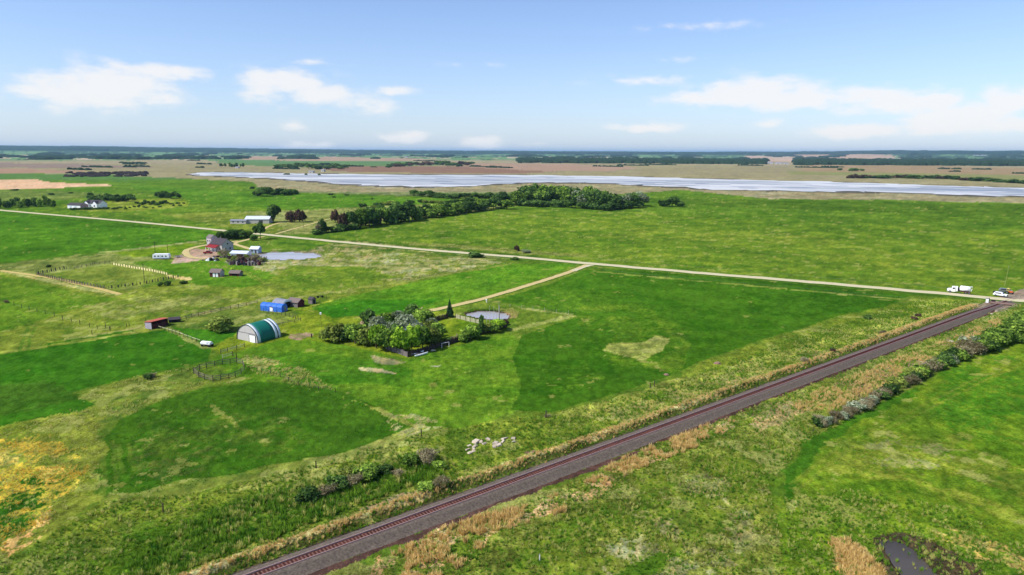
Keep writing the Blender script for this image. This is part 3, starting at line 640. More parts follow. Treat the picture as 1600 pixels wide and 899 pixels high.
# ---------------------------------------------------------------- railway
rail_t = thing('railway_track', 'single railway track on grey gravel ballast running up to the road crossing', 'railway track', rail_pt(T0, 0, 0))
RO = Vector(rail_t.location)
M_BAL = material('ballast_stone', (150,134,118), rough=.95, var=1.0, scale=3.0, bump=1.0, k=.54, dirt=.5, coord='Object')
M_TIE = material('sleeper_timber', (82,42,34), rough=.9, var=.4, scale=1.5, bump=.4, rnd=.45)
M_RAIL = material('rail_steel', (206,172,160), rough=.6, var=.2, scale=2, bump=0, metal=.2)
TA, TB = T0-75, TX+16
prof = [(-3.5,-.15),(-2.8,.30),(-1.75,.86),(-.92,.925),(-.68,.79),(.68,.79),(.92,.925),(1.5,.84),(2.45,.22),(3.3,-.15)]
M_BALD = material('stained_ballast', (128,92,82), rough=.95, var=.4, scale=2.6, bump=.6)
vs = []; fs = []; ts = np.arange(TA, TB, .9)
for i, t in enumerate(ts):
    for s, z in prof:
        jz = random.uniform(-.05,.05) if abs(s) > 1.6 else 0; q = rail_pt(t, s+random.uniform(-.12,.12)*(abs(s) > 3), z+jz+rdrop(t)); vs.append(tuple(q-RO))
n = len(prof); fs = [(i*n+j, (i+1)*n+j, (i+1)*n+j+1, i*n+j+1) for i in range(len(ts)-1) for j in range(n-1)]
me = bpy.data.meshes.new('ballast'); me.from_pydata(vs, [], fs); me.materials.append(M_BAL); me.materials.append(M_BALD); me.polygons.foreach_set('material_index', [1 if j == 4 else 0 for i in range(len(ts)-1) for j in range(n-1)]); me.update()
if me.polygons[3].normal.z < 0: me.flip_normals()
place('ballast', me, rail_t)
for sgn in (-1, 1):
    mb = MB(); pr = [(-.07,.86),(.07,.86),(.045,.93),(.045,1.02),(-.045,1.02),(-.045,.93)]; tr = np.arange(TA, TB, 3.0)
    vs = [tuple(rail_pt(t, .7175*sgn+a, b+.02+rdrop(t))-RO) for t in tr for a, b in pr]; n = 6
    fs = [(i*n+j, i*n+(j+1) % n, (i+1)*n+(j+1) % n, (i+1)*n+j) for i in range(len(tr)-1) for j in range(n)]
    mb.add(vs, fs); mb.build('rail', M_RAIL, rail_t)
tie = MB(); tie.box(0, 0, -.12, 2.5, .24, .2); tie_me = tie.mesh('sleeper', M_TIE)
tts = np.arange(T0-12, TB, .56)
for t in tts[:300]:
    p = rail_pt(t, random.uniform(-.04,.04), .80+rdrop(t)); o = place('sleeper', tie_me, rail_t, p-RO, RA-pi/2+random.uniform(-.015,.015))
st_ = MB()
for t in list(tts[300:])+list(np.arange(TA, T0-12, .56)):
    p = rail_pt(t, 0, .68+rdrop(t))-RO; st_.box(p.x, p.y, p.z, 2.6, .26, .2, rz=RA-pi/2)
tag(st_.build('sleepers_beyond', M_TIE, rail_t), kind='stuff')
# plank crossing surface
cr_ = thing('level_crossing', 'timber and gravel level crossing where the road meets the rails', 'crossing', rail_pt(TX, 0, .25), GR)
for k in range(-3, 4):
    mb = MB(); mb.box(0, k*.5, .1, 7.0, .42, .12); mb.build('plank', material('crossing_plank', (150,120,104), var=.3) if k == -3 else bpy.data.materials['crossing_plank'], cr_)

# ---------------------------------------------------------------- building blocks
M_WHITE = material('white_paint', (226,226,228), var=.05, scale=1, bump=.05, k=1.5, dirt=.12)
M_CREAM = material('cream_siding', (200,192,186), k=1.1, var=.07, scale=2, bump=.05, stretch=(.2,.2,6), dirt=.3)
M_GREY = material('weathered_boards', (136,126,124), var=.3, scale=3, bump=.3, stretch=(3,3,.4), dirt=.4)
M_DGREY = material('dark_shingles', (78,72,78), var=.25, scale=3, bump=.3)
M_BROWN = material('brown_shingles', (132,116,110), var=.25, scale=2, bump=.3, dirt=.3)
M_RED = material('red_paint', (150,40,44), var=.2, scale=2, bump=.1, dirt=.3)
M_DRED = material('dark_red_boards', (98,40,46), var=.3, scale=2, bump=.2, stretch=(3,3,.4), dirt=.3)
M_ORANGE = material('rusted_sheet_roof', (196,98,78), var=.25, scale=1, bump=.1, stretch=(4,.4,1), dirt=.3)
M_TIN = material('pale_metal_roof', (214,220,232), rough=.45, var=.08, scale=.7, bump=.05, metal=.1, spec=.4, dirt=.15, k=1.25)
M_TIN2 = material('grey_fabric_roof', (150,152,164), rough=.7, var=.12, scale=.8, bump=.1, dirt=.2)
M_GLASS = material('window_glass', (40,48,58), rough=.12, var=.2, scale=.7, bump=0, spec=.8)
M_DARK = material('dark_interior', (30,28,28), rough=1, var=.3, bump=0)
M_BLUE = material('blue_tarpaulin', (56,112,206), k=1.35, rough=.5, var=.14, scale=1.2, bump=.3, dirt=.15)
M_TEAL = material('green_fabric', (20,116,98), k=1.1, rough=.6, var=.14, scale=.5, bump=.2, stretch=(1,3,1))
M_WFAB = material('white_fabric', (226,236,238), k=1.25, rough=.6, var=.07, scale=.8, bump=.15, dirt=.2)
M_NAVY = material('dark_rib_fabric', (36,58,68), rough=.7, var=.15)
M_GABLE = material('grey_fabric', (186,180,178), k=1.3, rough=.8, var=.07, scale=.8, bump=.15, dirt=.2)
M_POST = material('weathered_post', (78,64,52), rough=.95, var=.35, scale=4, bump=.4, rnd=.35)
M_POLE = material('pale_pole', (176,168,156), rough=.9, var=.2, scale=3)
M_PLANK = material('grey_plank', (128,114,104), rough=.95, var=.35, scale=2, bump=.4, rnd=.3)
M_PALEPL = material('pale_plank', (200,196,160), rough=.9, var=.25, scale=2, bump=.3, rnd=.2)
M_CONC = material('broken_concrete', (206,190,168), k=1.1, rough=.95, var=.3, scale=1.2, bump=.6, dirt=.35, rnd=.15)
M_TYRE = material('tyre_rubber', (34,34,36), rough=.9, var=.2)
M_STEEL = material('bare_steel', (150,152,156), rough=.4, var=.2, metal=.6)
M_BLACK = material('black_frame', (36,36,40), rough=.6, var=.2)
M_OR = material('orange_paint', (226,112,60), rough=.5, var=.1)
M_YEL = material('yellow_paint', (236,214,120), rough=.5, var=.1)

def gable_house(name, label, cat, p, rz, L_, W_, hw, hr, wall, roof, over=.35, windows=(), doors=(), group=None, gmat=None, chimney=None, z=None):
    """ridge along local x. windows/doors: (side, offset, sill, width, height[, material]); side in 'S' (-y), 'N', 'E' (+x), 'W'"""
    t = thing(name, label, cat, (p[0], p[1], gz1(p)-.05 if z is None else z), rz, group)
    mb = MB(); mb.add([(-L_/2,-W_/2,0),(L_/2,-W_/2,0),(L_/2,W_/2,0),(-L_/2,W_/2,0),(-L_/2,-W_/2,hw),(L_/2,-W_/2,hw),(L_/2,W_/2,hw),(-L_/2,W_/2,hw),(-L_/2,0,hw+hr-.05),(L_/2,0,hw+hr-.05)],
           [(0,1,5,4),(2,3,7,6)], 0)
    mb.add([(-L_/2,-W_/2,0),(-L_/2,W_/2,0),(-L_/2,W_/2,hw),(-L_/2,0,hw+hr-.05),(-L_/2,-W_/2,hw)], [(0,1,2,3,4)], 1)
    mb.add([(L_/2,-W_/2,0),(L_/2,W_/2,0),(L_/2,W_/2,hw),(L_/2,0,hw+hr-.05),(L_/2,-W_/2,hw)], [(0,1,2,3,4)], 1)
    mb.build('wall', [wall, gmat or wall], t)
    sl = hr/(W_/2); th = .12; mb = MB(); y = W_/2+over
    mb.extrude([(-y, hw-over*sl), (0, hw+hr), (y, hw-over*sl), (y, hw-over*sl+th), (0, hw+hr+th+.02), (-y, hw-over*sl+th)], -L_/2-over, L_/2+over, axis='x')
    ro = mb.build('roof', roof, t)
    if chimney: mb = MB(); mb.box(chimney[0], chimney[1], hw+hr-.9, .6, .6, 1.7); mb.build('chimney', M_BROWN, ro)
    def opening(kind, side, off, sill, w_, h_, mat=None):
        mb = MB(); fr = MB()
        dims = dict(S=(off, -W_/2, w_, .10), N=(off, W_/2, w_, .10), E=(L_/2, off, .10, w_), W=(-L_/2, off, .10, w_))[side]
        sx, sy = dims[2], dims[3]
        if kind == 'door':
            mb.box(dims[0], dims[1], sill, sx, sy, h_); o = mb.build('door', mat or M_DARK, t)
        else:
            fr.box(dims[0], dims[1], sill-.08, sx+(.16 if sx > .2 else 0), sy+(.16 if sy > .2 else 0), h_+.16); o = fr.build('window', M_WHITE, t)
            mb.box(dims[0], dims[1], sill, sx+(.06 if sx < .2 else 0), sy+(.06 if sy < .2 else 0), h_); mb.build('pane', M_GLASS, o)
    for w_ in windows: opening('window', *w_)
    for d in doors: opening('door', *d)
    return t

# ---------------------------------------------------------------- green and white arched shelter
def barn():
    p = G(402, 537); p = p-e1*4.6
    t = thing('arched_fabric_barn', 'arched storage shelter with a dark green fabric roof, white end bands and pale grey gable', 'shelter', (p.x, p.y, gz1(p)-.05), GR-radians(0))
    Wd, Ht, Ln = 9.4, 5.3, 9.2
    def arc(y, k=1.0, n=18, mats=None):
        out = []
        for i in range(n+1):
            a = pi*i/n; x = -cos(a); zz = sin(a)**.80
            zz = zz*.94+.06*max(0, 1-abs(x)*1.6)
            out.append((x*Wd/2*k, y, zz*Ht*k))
        return out
    def strip(nm, y0, y1, mat, k=1.0, seg=1):
        mb = MB(); ys = np.linspace(y0, y1, seg+1); rows = [arc(y, k) for y in ys]; n = 19
        vs = [q for r in rows for q in r]; fs = [(j*n+i, j*n+i+1, (j+1)*n+i+1, (j+1)*n+i) for j in range(seg) for i in range(n-1)]
        mb.add(vs, fs); o = mb.build(nm, mat, t, smooth=True)
        md = o.modifiers.new('s', 'SOLIDIFY'); md.thickness = .06; md.offset = 0
    strip('roof_band', .02, .3, M_NAVY, 1.012); strip('roof_band', .3, 1.35, M_WFAB, 1.006); strip('roof_cover', 1.35, 7.0, M_TEAL, 1.0, 5)
    strip('roof_band', 7.0, 7.95, M_WFAB, 1.006); strip('roof_band', 7.95, 8.25, M_NAVY, 1.012); strip('roof_band', 8.25, Ln, M_WFAB, 1.006)
    for y in (.25, Ln-.2):
        mb = MB(); r = arc(y, .985); mb.add(r, [tuple(range(19))]); mb.build('gable_end', M_GABLE, t)
    mb = MB(); mb.box(0, .14, 2.65, 7.7, .05, .07); mb.build('gable_seam', M_GREY, t)
    mb = MB(); mb.box(2.35, .15, 0, 2.5, .14, 2.2); d = mb.build('door', M_WHITE, t)
    mb = MB(); mb.box(.95, .15, 0, .1, .18, 2.35); mb.box(3.7, .15, 0, .1, .18, 2.35); mb.box(2.35, .15, 2.26, 2.8, .18, .1); mb.build('door_frame', M_GREY, t)
    mb = MB(); mb.box(1.4, .05, 1.0, .16, .08, .12); mb.build('handle', M_BLACK, d)
    for y in (Ln-.05,):        # end hoop
        mb = MB(); r = arc(y, 1.014); 
        for a, b in zip(r[:-1], r[1:]): mb.tube(a, b, .045, n=4, cap=False)
        mb.build('hoop', M_TIN2, t)
barn()

# ---------------------------------------------------------------- shelters and sheds behind it
def blue_shelter():
    a = G(407, 485); b = G(441, 488.5); ang = atan2((b-a).y, (b-a).x); Ln = (b-a).length; c = (a+b)/2+Vector((-sin(ang), cos(ang), 0))*1.5
    t = thing('tarpaulin_shelter', 'long bright blue tarpaulin shelter with a torn white patch on its side', 'shelter', (c.x, c.y, gz1(c)-.05), ang)
    pr = [(-1.5,0),(-1.55,1.9),(-1.2,2.55),(-.5,2.85),(.5,2.85),(1.2,2.55),(1.55,1.9),(1.5,0)]
    mb = MB(); mb.extrude(pr, -Ln/2, Ln/2, axis='x'); o = mb.build('cover', M_BLUE, t)
    mb = MB(); mb.add([(-.6,-1.60,.1),(1.0,-1.60,.1),(.75,-1.63,1.55),(-.5,-1.63,1.6)], [(0,1,2,3)]); mb.build('torn_patch', M_WHITE, t)
    mb = MB(); mb.add([(-.7,-1.62,1.6),(.9,-1.62,1.55),(.8,-1.64,1.85),(-.6,-1.64,1.9)], [(0,1,2,3)]); mb.build('patch_strip', M_DRED, t)
    for x in np.linspace(-Ln/2+.1, Ln/2-.1, 5):
        mb = MB()
        for p, q in zip(pr[:-1], pr[1:]): mb.tube((x, p[0]*1.02, p[1]*1.015), (x, q[0]*1.02, q[1]*1.015), .05, n=4)
        mb.build('hoop', M_BLUE, t)
    mb = MB(); mb.box(Ln/2, .3, .2, .06, 1.2, 1.9); mb.build('end_flap', M_TIN2, t)
blue_shelter()
def grey_shelter():
    c = G(446, 480); t = thing('arched_garage', 'small arched garage with grey fabric roof and white front around a dark opening', 'garage', (c.x, c.y, gz1(c)-.05), GR)
    pr = [(-2.4,0),(-2.45,1.5),(-1.9,2.3),(-1.0,2.8),(0,2.95),(1.0,2.8),(1.9,2.3),(2.45,1.5),(2.4,0)]
    mb = MB(); n = len(pr); vs = [(-4.5,y,z) for y, z in pr]+[(1.4,y,z) for y, z in pr]; mb.add(vs, [(i, i+1, n+i+1, n+i) for i in range(n-1)]+[tuple(range(n))]); mb.build('roof_cover', M_TIN2, t)
    mb = MB(); mb.add([(1.42,y,z) for y, z in pr]+[(1.42,y,z) for y, z in ((1.6,0),(1.6,1.7),(.8,2.2),(-.8,2.2),(-1.6,1.7),(-1.6,0))], [tuple(range(9))+tuple(range(9,15))]); mb.build('front', M_WFAB, t)
    mb = MB(); mb.add([(1.0,y,z) for y, z in ((1.7,0),(1.7,1.8),(.8,2.3),(-.8,2.3),(-1.7,1.8),(-1.7,0))], [tuple(range(6))]); mb.build('opening', M_DARK, t)
grey_shelter()
gable_house('wooden_shed', 'small shed with grey-brown shingle roof and dark red gable end', 'shed', G(463,478.5), GR, 5.2, 3.4, 2.0, 1.1, M_GREY, M_BROWN, gmat=M_DRED, doors=(('E',0,0,1.2,1.8,M_DRED),), windows=(('S',.8,.9,.7,.6),))
gable_house('privy', 'tiny dark weathered outhouse beside the red-ended shed', 'shed', G(488,474.5), GR, 2.0, 2.0, 1.9, .7, M_GREY, M_DGREY, doors=(('E',0,0,.9,1.7,M_DARK),), over=.2)
def implement(name, label, p, rz, s=1.0):
    t = thing(name, label, 'farm implement', (p[0], p[1], gz1(p)), rz)
    mb = MB(); mb.box(0,0,.5*s,3.4*s,.14,.14); mb.box(0,.7*s,.5*s,2.6*s,.1,.12); mb.tube((-1.6*s,0,.55*s),(-2.9*s,.3*s,.4*s),.06); mb.box(.9*s,.3*s,.5*s,.12,1.8*s,.12); mb.build('frame', M_BLACK, t)
    for x in (-.9, .9):
        mb = MB(); mb.tube((x*s,-.35*s,.45*s),(x*s,-.15*s,.45*s),.45*s,n=12); mb.build('wheel', M_TYRE, t)
    for x in np.linspace(-1.3,1.3,5):
        mb = MB(); mb.box(x*s,.75*s,.05,.07,.3,.6*s,rx=.3); mb.build('tine', M_STEEL, t)
implement('old_harrow', 'rusty dark farm implement lying past the outhouse', G(500,465.5), .5)

# long open shed on the left with the orange roof
def cattle_shed():
    a = G(237, 515); b = G(263, 508.5); c = (a+b)/2; ang = atan2((b-a).y, (b-a).x)
    Ln = (b-a).length*1.0; c = c+Vector((-sin(ang), cos(ang), 0))*1.6
    t = thing('lean_to_shed', 'long low dark shed with an orange-red sheet roof and pale end wall', 'shed', (c.x, c.y, gz1(c)-.05), ang)
    mb = MB(); mb.box(-Ln/2+.06,0,0,.12,3.2,2.2); mb.build('end_wall', material('pale_boards', (180,172,186), var=.25, scale=2, dirt=.3), t)
    mb = MB(); mb.box(Ln/2-.06,0,0,.12,3.2,2.2); mb.box(0,1.55,0,Ln,.12,2.0); mb.build('back_wall', M_DRED, t)
    for x in np.linspace(-Ln/2+.9, Ln/2-.9, 6):
        mb = MB(); mb.box(x,-1.5,0,.9,.1,1.6); mb.build('board', M_DRED, t)
    for x in np.linspace(-Ln/2+.3, Ln/2-.3, 4):
        mb = MB(); mb.box(x,-1.6,0,.16,.16,2.3); mb.build('post', M_POST, t)
    mb = MB(); mb.extrude([(-1.9,2.5),(1.8,2.15),(1.8,2.25),(-1.9,2.6)], -Ln/2-.2, Ln/2+.25, axis='x'); mb.build('roof', M_ORANGE, t)
cattle_shed()
gable_house('animal_shelter', 'low black shelter behind the orange-roofed shed', 'shed', G(273,503.5), GR+.9, 3.4, 2.2, 1.1, .6, M_BLACK, M_DGREY, doors=(('S',0,0,1.6,1.0,M_DARK),), over=.15)
def wagon():
    p = G(324, 541); t = thing('hay_wagon', 'white canvas-topped wagon at the end of the field fence', 'wagon', (p.x, p.y, gz1(p)), GR+.25)
    mb = MB(); mb.box(0,0,.55,3.6,1.5,.14); mb.box(-2.4,0,.5,1.3,.1,.1); mb.build('bed', M_POST, t)
    mb = MB(); mb.extrude([(-.75,.7),(-.8,1.1),(-.4,1.45),(.3,1.5),(.8,1.1),(.75,.7)], -1.8, 1.5, axis='x'); mb.box(.9,-.4,1.3,1.4,.8,.25,rz=.3); mb.build('canvas', M_WHITE, t)
    for x in (-1.2,1.2):
        for y in (-.8,.8): mb = MB(); mb.tube((x,y-.1,.35),(x,y+.1,.35),.35,n=12); mb.build('wheel', M_TYRE, t)
wagon()

# ---------------------------------------------------------------- fences
post_cache = {}
def post_mesh(h, r, mat):
    k = (h, r, mat.name)
    if k not in post_cache:
        mb = MB(); mb.tube((0,0,-.15),(.0,0,h), r, r*.85, n=7); post_cache[k] = mb.mesh('post', mat)
    return post_cache[k]
def fence(name, label, pts, spacing=4.0, h=1.3, r=.09, rails=0, wires=3, mat=None, railmat=None, world=False, cat='fence', lean=.05, group=None, board=None):
    """pts in photo pixels (or world); rails: heights of plank rails; board: width of upright boards"""
    W_ = [Vector(p) if world else G(*p) for p in pts]; mat = mat or M_POST; railmat = railmat or M_PLANK
    t = thing(name, label, cat, (W_[0].x, W_[0].y, 0), 0, group); O = Vector((W_[0].x, W_[0].y, 0)); pos = []
    for a, b in zip(W_[:-1], W_[1:]):
        n = max(1, round((b-a).length/spacing))
        for k in range(n): q = a.lerp(b, k/n); pos.append(Vector((q.x, q.y, gz1(q))))
    q = W_[-1]; pos.append(Vector((q.x, q.y, gz1(q))))
    if (W_[0]-W_[-1]).length < .1: pos.pop()
    for q in pos:
        o = place('post', post_mesh(h, r, mat), t, q-O, random.uniform(0, 6)); o.scale = (1, 1, random.uniform(.85,1.15)); o.rotation_euler = (random.uniform(-lean,lean), random.uniform(-lean,lean), random.uniform(0,6))
    pairs = list(zip(pos[:-1], pos[1:]))+([(pos[-1], pos[0])] if (W_[0]-W_[-1]).length < .1 else [])
    if rails:
        for a, b in pairs:
            d = b-a; ang = atan2(d.y, d.x); Ld = d.length
            for zz in rails:
                mb = MB(); mb.box(0,0,-.07,Ld+.1,.05,.15); m_ = mb.mesh('rail', railmat)
                c = (a+b)/2-O; o = place('rail', m_, t, (c.x, c.y, (a.z+b.z)/2+zz+random.uniform(-.05,.05)), ang); o.rotation_euler = (0, random.uniform(-.03,.03), ang)
    elif board:
        bw, bh, gap, bm_ = board
        for a, b in pairs:
            d = b-a; Ld = d.length; ang = atan2(d.y, d.x); k = 0
            n = max(1, int(Ld/(bw+gap)))
            for i in range(n):
                c = a.lerp(b, (i+.5)/n)-O; key = ('bd', bw, bh, bm_.name)
                if key not in post_cache: mb = MB(); mb.box(0,0,0,bw,.05,bh); post_cache[key] = mb.mesh('board', bm_)
                o = place('board', post_cache[key], t, (c.x-sin(ang)*.08, c.y+cos(ang)*.08, c.z), ang); o.rotation_euler = (random.uniform(-.06,.06), random.uniform(-.04,.04), ang); o.scale = (1, 1, random.uniform(.85,1.1))
    elif wires:
        mb = MB()
        for a, b in pairs:
            for k in range(wires):
                zz = h*(.35+.28*k); mb.tube(a-O+Vector((0,0,zz)), b-O+Vector((0,0,zz)), .012, n=3, cap=False)
        mb.build('wire', M_STEEL, t)
    return t
# round pen
fence('round_pen_fence', 'ring of dark posts and thin grey rails forming the round pen', [(303,584),(311,590),(320,593),(333,596),(345,594),(358,592),(368,589),(377,584),(382,578),(380,571),(370,568),(360,570),(348,571),(336,573),(323,576),(312,579),(303,584)],
      spacing=3.2, h=1.6, r=.10, rails=(.45,.95,1.4), railmat=M_PLANK, cat='pen')
fence('plank_fence', 'plank fence of pale rails and dark posts in front of the arched shelter', [(345,553),(356,550),(370,546),(382,542)], 2.6, 1.3, .1, rails=(.5,1.0), railmat=M_PALEPL)
fence('plank_fence', 'leaning pale two-rail gate panel below the plank fence', [(348,561),(364,556)], 3.8, 1.2, .08, rails=(.4,.95), railmat=M_PALEPL, mat=M_PALEPL)
fence('corner_posts', 'pair of dark gate posts left of the round pen\'s dry weeds', [(364,557),(370,560)], 3, 1.3, .12, wires=2)
fence('field_fence', 'post fence from the orange-roofed shed down to the white wagon', [(248,514),(258,517),(275,522),(300,531),(314,536)], 2.6, 1.3, .09, rails=(.9,), railmat=M_PALEPL)
fence('field_fence', 'dark plank fence running from the black shelter towards the blue tarpaulin shelter', [(282,502),(300,497),(330,489),(360,483),(385,478),(402,475)], 3.2, 1.4, .1, rails=(.5,1.05), railmat=M_PLANK)
fence('field_fence', 'line of posts from the blue shelter to the lawn corner beside the green roof', [(412,487),(420,489),(440,493),(458,497),(470,502)], 2.4, 1.3, .09, wires=2)
fence('field_fence', 'low rail fence from the lawn corner back to the green arched roof', [(470,502),(450,506),(434,511)], 2.0, 1.1, .08, rails=(.5,.9), railmat=M_GREY)
fence('field_fence', 'row of posts crossing the left pasture down to the dark crop', [(22,478),(34,482),(58,487),(71,491),(85,495),(98,500),(112,503),(125,507),(140,511),(152,514),(165,512),(172,517)], 5.5, 1.5, .1, wires=2)
fence('field_fence', 'short row of posts along the top edge of the dark crop by the orange-roofed shed', [(144,523),(172,517),(198,511),(202,510),(228,505)], 6, 1.4, .1, wires=2)
fence('field_fence', 'posts in dry weeds between the round pen and the rounded dark crop', [(402,582),(409,582.5),(423,586),(438,590),(451,596),(467,602),(483,606),(498,610),(524,613)], 3.6, 1.3, .09, wires=3)
fence('field_fence', 'widely spaced dark posts between the rounded crop and the rough strip', [(255,800),(494,731),(658,682),(853,653),(1016,607),(1022,605)], 200, 1.6, .13, wires=0)
for k, (a, b) in enumerate((((494,731),(658,682)),((658,682),(853,653)),((853,653),(1016,607)))): pass
fence('field_fence', 'wire fence along the far edge of the triangular hay field', [(500,473),(520,462),(560,450),(600,443),(640,438),(700,426),(760,418)], 6, 1.3, .08, wires=2)
fence('field_fence', 'wire fence from the white-capped marker to the grass corner', [(762,474),(815,482),(888,491)], 5, 1.3, .07, wires=2, mat=M_POLE)
fence('hedge_fence', 'old post line under the shrubs by the bright meadow', [(1270,676),(1330,648),(1400,615),(1470,580),(1530,553),(1600,525)], 7, 1.2, .08, wires=2)
fence('roadside_fence', 'wire fence on the near side of the gravel road beside the dark crop', [(940,424),(1100,439),(1300,457),(1440,470)], 9, 1.2, .06, wires=2)
fence('roadside_fence', 'wire fence on the far side of the gravel road', [(660,384),(920,405),(1200,428),(1480,452)], 10, 1.2, .06, wires=2)
# paddock
fence('paddock_fence', 'paddock fence side along the worn yellow track, of dark slabs set close', [(57,430),(90,438),(130,446),(164,452)], 2.2, 1.5, .1, board=(.7,1.6,.5,M_DGREY))
fence('paddock_fence', 'paddock fence side towards the distant fields, broken by a gap', [(57,429),(84,424),(104,420)], 2.4, 1.4, .1, board=(.6,1.5,.8,M_DGREY))
fence('paddock_fence', 'far corner of the paddock with taller posts and rails', [(116,421),(128,418),(142,416),(148,413.5),(172,412)], 2.6, 1.5, .1, rails=(.6,1.2), railmat=M_GREY)
fence('paddock_fence', 'pale slatted paddock fence side running towards the red and white sheds', [(176,414),(200,418),(240,425),(262,430)], 2.4, 1.2, .07, board=(1.2,1.1,.9,material('straw_boards', (230,214,156), k=1.3, var=.2)))
fence('paddock_fence', 'thin post side of the paddock nearest the pasture', [(170,452),(190,449),(225,444),(260,437),(282,433)], 2.8, 1.4, .09, board=(.5,1.3,1.2,M_DGREY))
# garden yard: board fence
M_DFEN = material('dark_board_fence', (74,62,58), var=.3, scale=2, bump=.3, rnd=.25)
fence('board_fence', 'weathered grey board fence at the near corner of the tree-filled garden', [(602,546),(620,552.5),(637,559)], 2.4, 1.7, .09, board=(.28,1.6,.02,M_GREY))
fence('board_fence', 'long dark board fence running from the garden corner past the catamaran to the pond side', [(637,559),(690,542),(740,526.5),(792,512)], 2.4, 1.7, .09, board=(.32,1.6,.02,M_DFEN))
fence('board_fence', 'brown board fence between the grove and the lone spruce', [(668,506),(700,497.5)], 2.4, 1.8, .09, board=(.32,1.7,.02,M_DFEN))
fence('board_fence', 'pale grey board fence from the lone spruce to the pond', [(712,497),(735,503),(752,507)], 2.4, 1.5, .08, board=(.3,1.4,.03,M_PALEPL))
fence('board_fence', 'dark hedge-side fence between the left bush and the grove', [(540,522),(560,517),(580,513)], 2.4, 1.5, .09, board=(.3,1.4,.02,M_DFEN))
for k, (u, v, hh, lb) in enumerate(((501.5,521,3.9,'thin pole carrying a white nest box left of the leftmost garden bush'),)):
    p = G(502, 512); t = thing('nest_box_pole', 'thin dark pole with a small white box on top, left of the garden bushes', 'pole', (p.x, p.y, gz1(p)))
    mb = MB(); mb.tube((0,0,0),(0,0,4.6),.05,n=6); mb.build('pole', M_POST, t)
    mb = MB(); mb.box(0,0,4.5,.45,.45,.55); mb.add([(-.3,-.3,5.05),(.3,-.3,5.05),(.3,.3,5.05),(-.3,.3,5.05),(0,0,5.3)],[(0,1,4),(1,2,4),(2,3,4),(3,0,4),(0,3,2,1)]); mb.build('box', M_WHITE, t)
p = G(487, 528); t = thing('gate_post', 'single dark post standing on the bare patch by the leftmost garden bush', 'post', (p.x, p.y, gz1(p))); mb = MB(); mb.box(0,0,0,.35,.25,1.2); mb.build('post', M_POST, t); mb = MB(); mb.box(0,0,1.2,.4,.3,.06); mb.build('cap', M_PLANK, t)

# white pipe gate frame
p = G(696, 543); t = thing('pipe_gate', 'white pipe gate frame standing against the dark board fence', 'gate', (p.x, p.y, gz1(p)), radians(40))
mb = MB(); mb.tube((-1.3,0,0),(-1.3,0,1.5),.06); mb.build('post', M_WHITE, t); mb = MB(); mb.tube((1.3,0,0),(1.3,0,1.5),.06); mb.build('post', M_WHITE, t)
mb = MB(); mb.tube((-1.3,0,1.5),(1.3,0,1.5),.06); mb.build('top_bar', M_WHITE, t)

# ---------------------------------------------------------------- catamaran
def catamaran():
    a = G(648, 556.5); b = G(670, 550.5); ang = atan2((b-a).y, (b-a).x); c = (a+b)/2-e2*1.2
    t = thing('beached_catamaran', 'white catamaran with two slim hulls and a black trampoline lying by the dark fence', 'boat', (c.x, c.y, gz1(c)), ang)
    for y in (-.95, .95):
        mb = MB(); st = []
        for x, w_, z0, z1 in ((-2.5,.10,.28,.55),(-2.0,.34,.10,.55),(-.8,.46,.0,.52),(.8,.46,.0,.52),(1.8,.36,.06,.56),(2.5,.06,.34,.66)):
            st.append([(x, y-w_/2, z1), (x, y-w_/2*.85, (z0+z1)/2), (x, y, z0), (x, y+w_/2*.85, (z0+z1)/2), (x, y+w_/2, z1), (x, y, z1+.07)])
        vs = [q for s in st for q in s]; fs = [(i*6+j, i*6+(j+1) % 6, (i+1)*6+(j+1) % 6, (i+1)*6+j) for i in range(5) for j in range(6)]+[tuple(range(5,-1,-1)), tuple(range(30,36))]
        mb.add(vs, fs); mb.build('hull', M_WHITE, t, smooth=True)
    for x in (-.75, .95): mb = MB(); mb.tube((x,-1.0,.66),(x,1.0,.66),.05); mb.build('crossbeam', M_STEEL, t)
    mb = MB(); mb.box(.1,0,.63,1.6,1.5,.03); mb.build('trampoline', M_BLACK, t)
catamaran()
p = G(677, 549); t = thing('rubbish_heap', 'small pale heap of stones right of the catamaran', 'heap', (p.x, p.y, gz1(p)))
for k in range(6): mb = MB(); mb.sphere((random.uniform(-.7,.7), random.uniform(-.4,.4), .18), random.uniform(.2,.4), 7, 5, sc_=(1,.8,.7)); mb.build('stone', M_CONC, t)

# house hidden in the grove
gable_house('bungalow', 'blue-grey roofed bungalow almost hidden among the garden trees', 'house', G(638,533), GR+radians(90), 9.5, 7.5, 2.4, 1.7, M_CREAM, material('blue_grey_shingles', (126,140,160), var=.15, scale=2, bump=.2),
            windows=(('S',-3,1,1.4,1.1),('S',2.5,1,1.4,1.1),('E',1.8,1,1.2,1.1)), doors=(('S',0,0,1,2.1,M_WHITE),), chimney=(2,.8))
p = G(681, 519.5); t = thing('garden_furniture', 'white garden table and dark bench on the lawn at the grove\'s right edge', 'garden table', (p.x, p.y, gz1(p)), .4)
mb = MB(); mb.tube((0,0,.72),(0,0,.78),.85,n=14); mb.build('table_top', M_WHITE, t)
for x, y in ((-.4,-.4),(.4,-.4),(.4,.4),(-.4,.4)): mb = MB(); mb.tube((x,y,0),(x,y,.72),.04); mb.build('leg', M_WHITE, t)
mb = MB(); mb.box(1.6,.2,.42,.5,1.6,.08); mb.box(1.85,.2,.5,.06,1.6,.5); mb.build('bench', M_BLACK, t)
gable_house('garden_shed', 'small pale tool shed half hidden at the right end of the grove', 'shed', G(676,523), GR, 2.6, 2.2, 1.9, .8, M_WHITE, M_TIN, doors=(('S',0,0,.8,1.7,M_DARK),), over=.15)

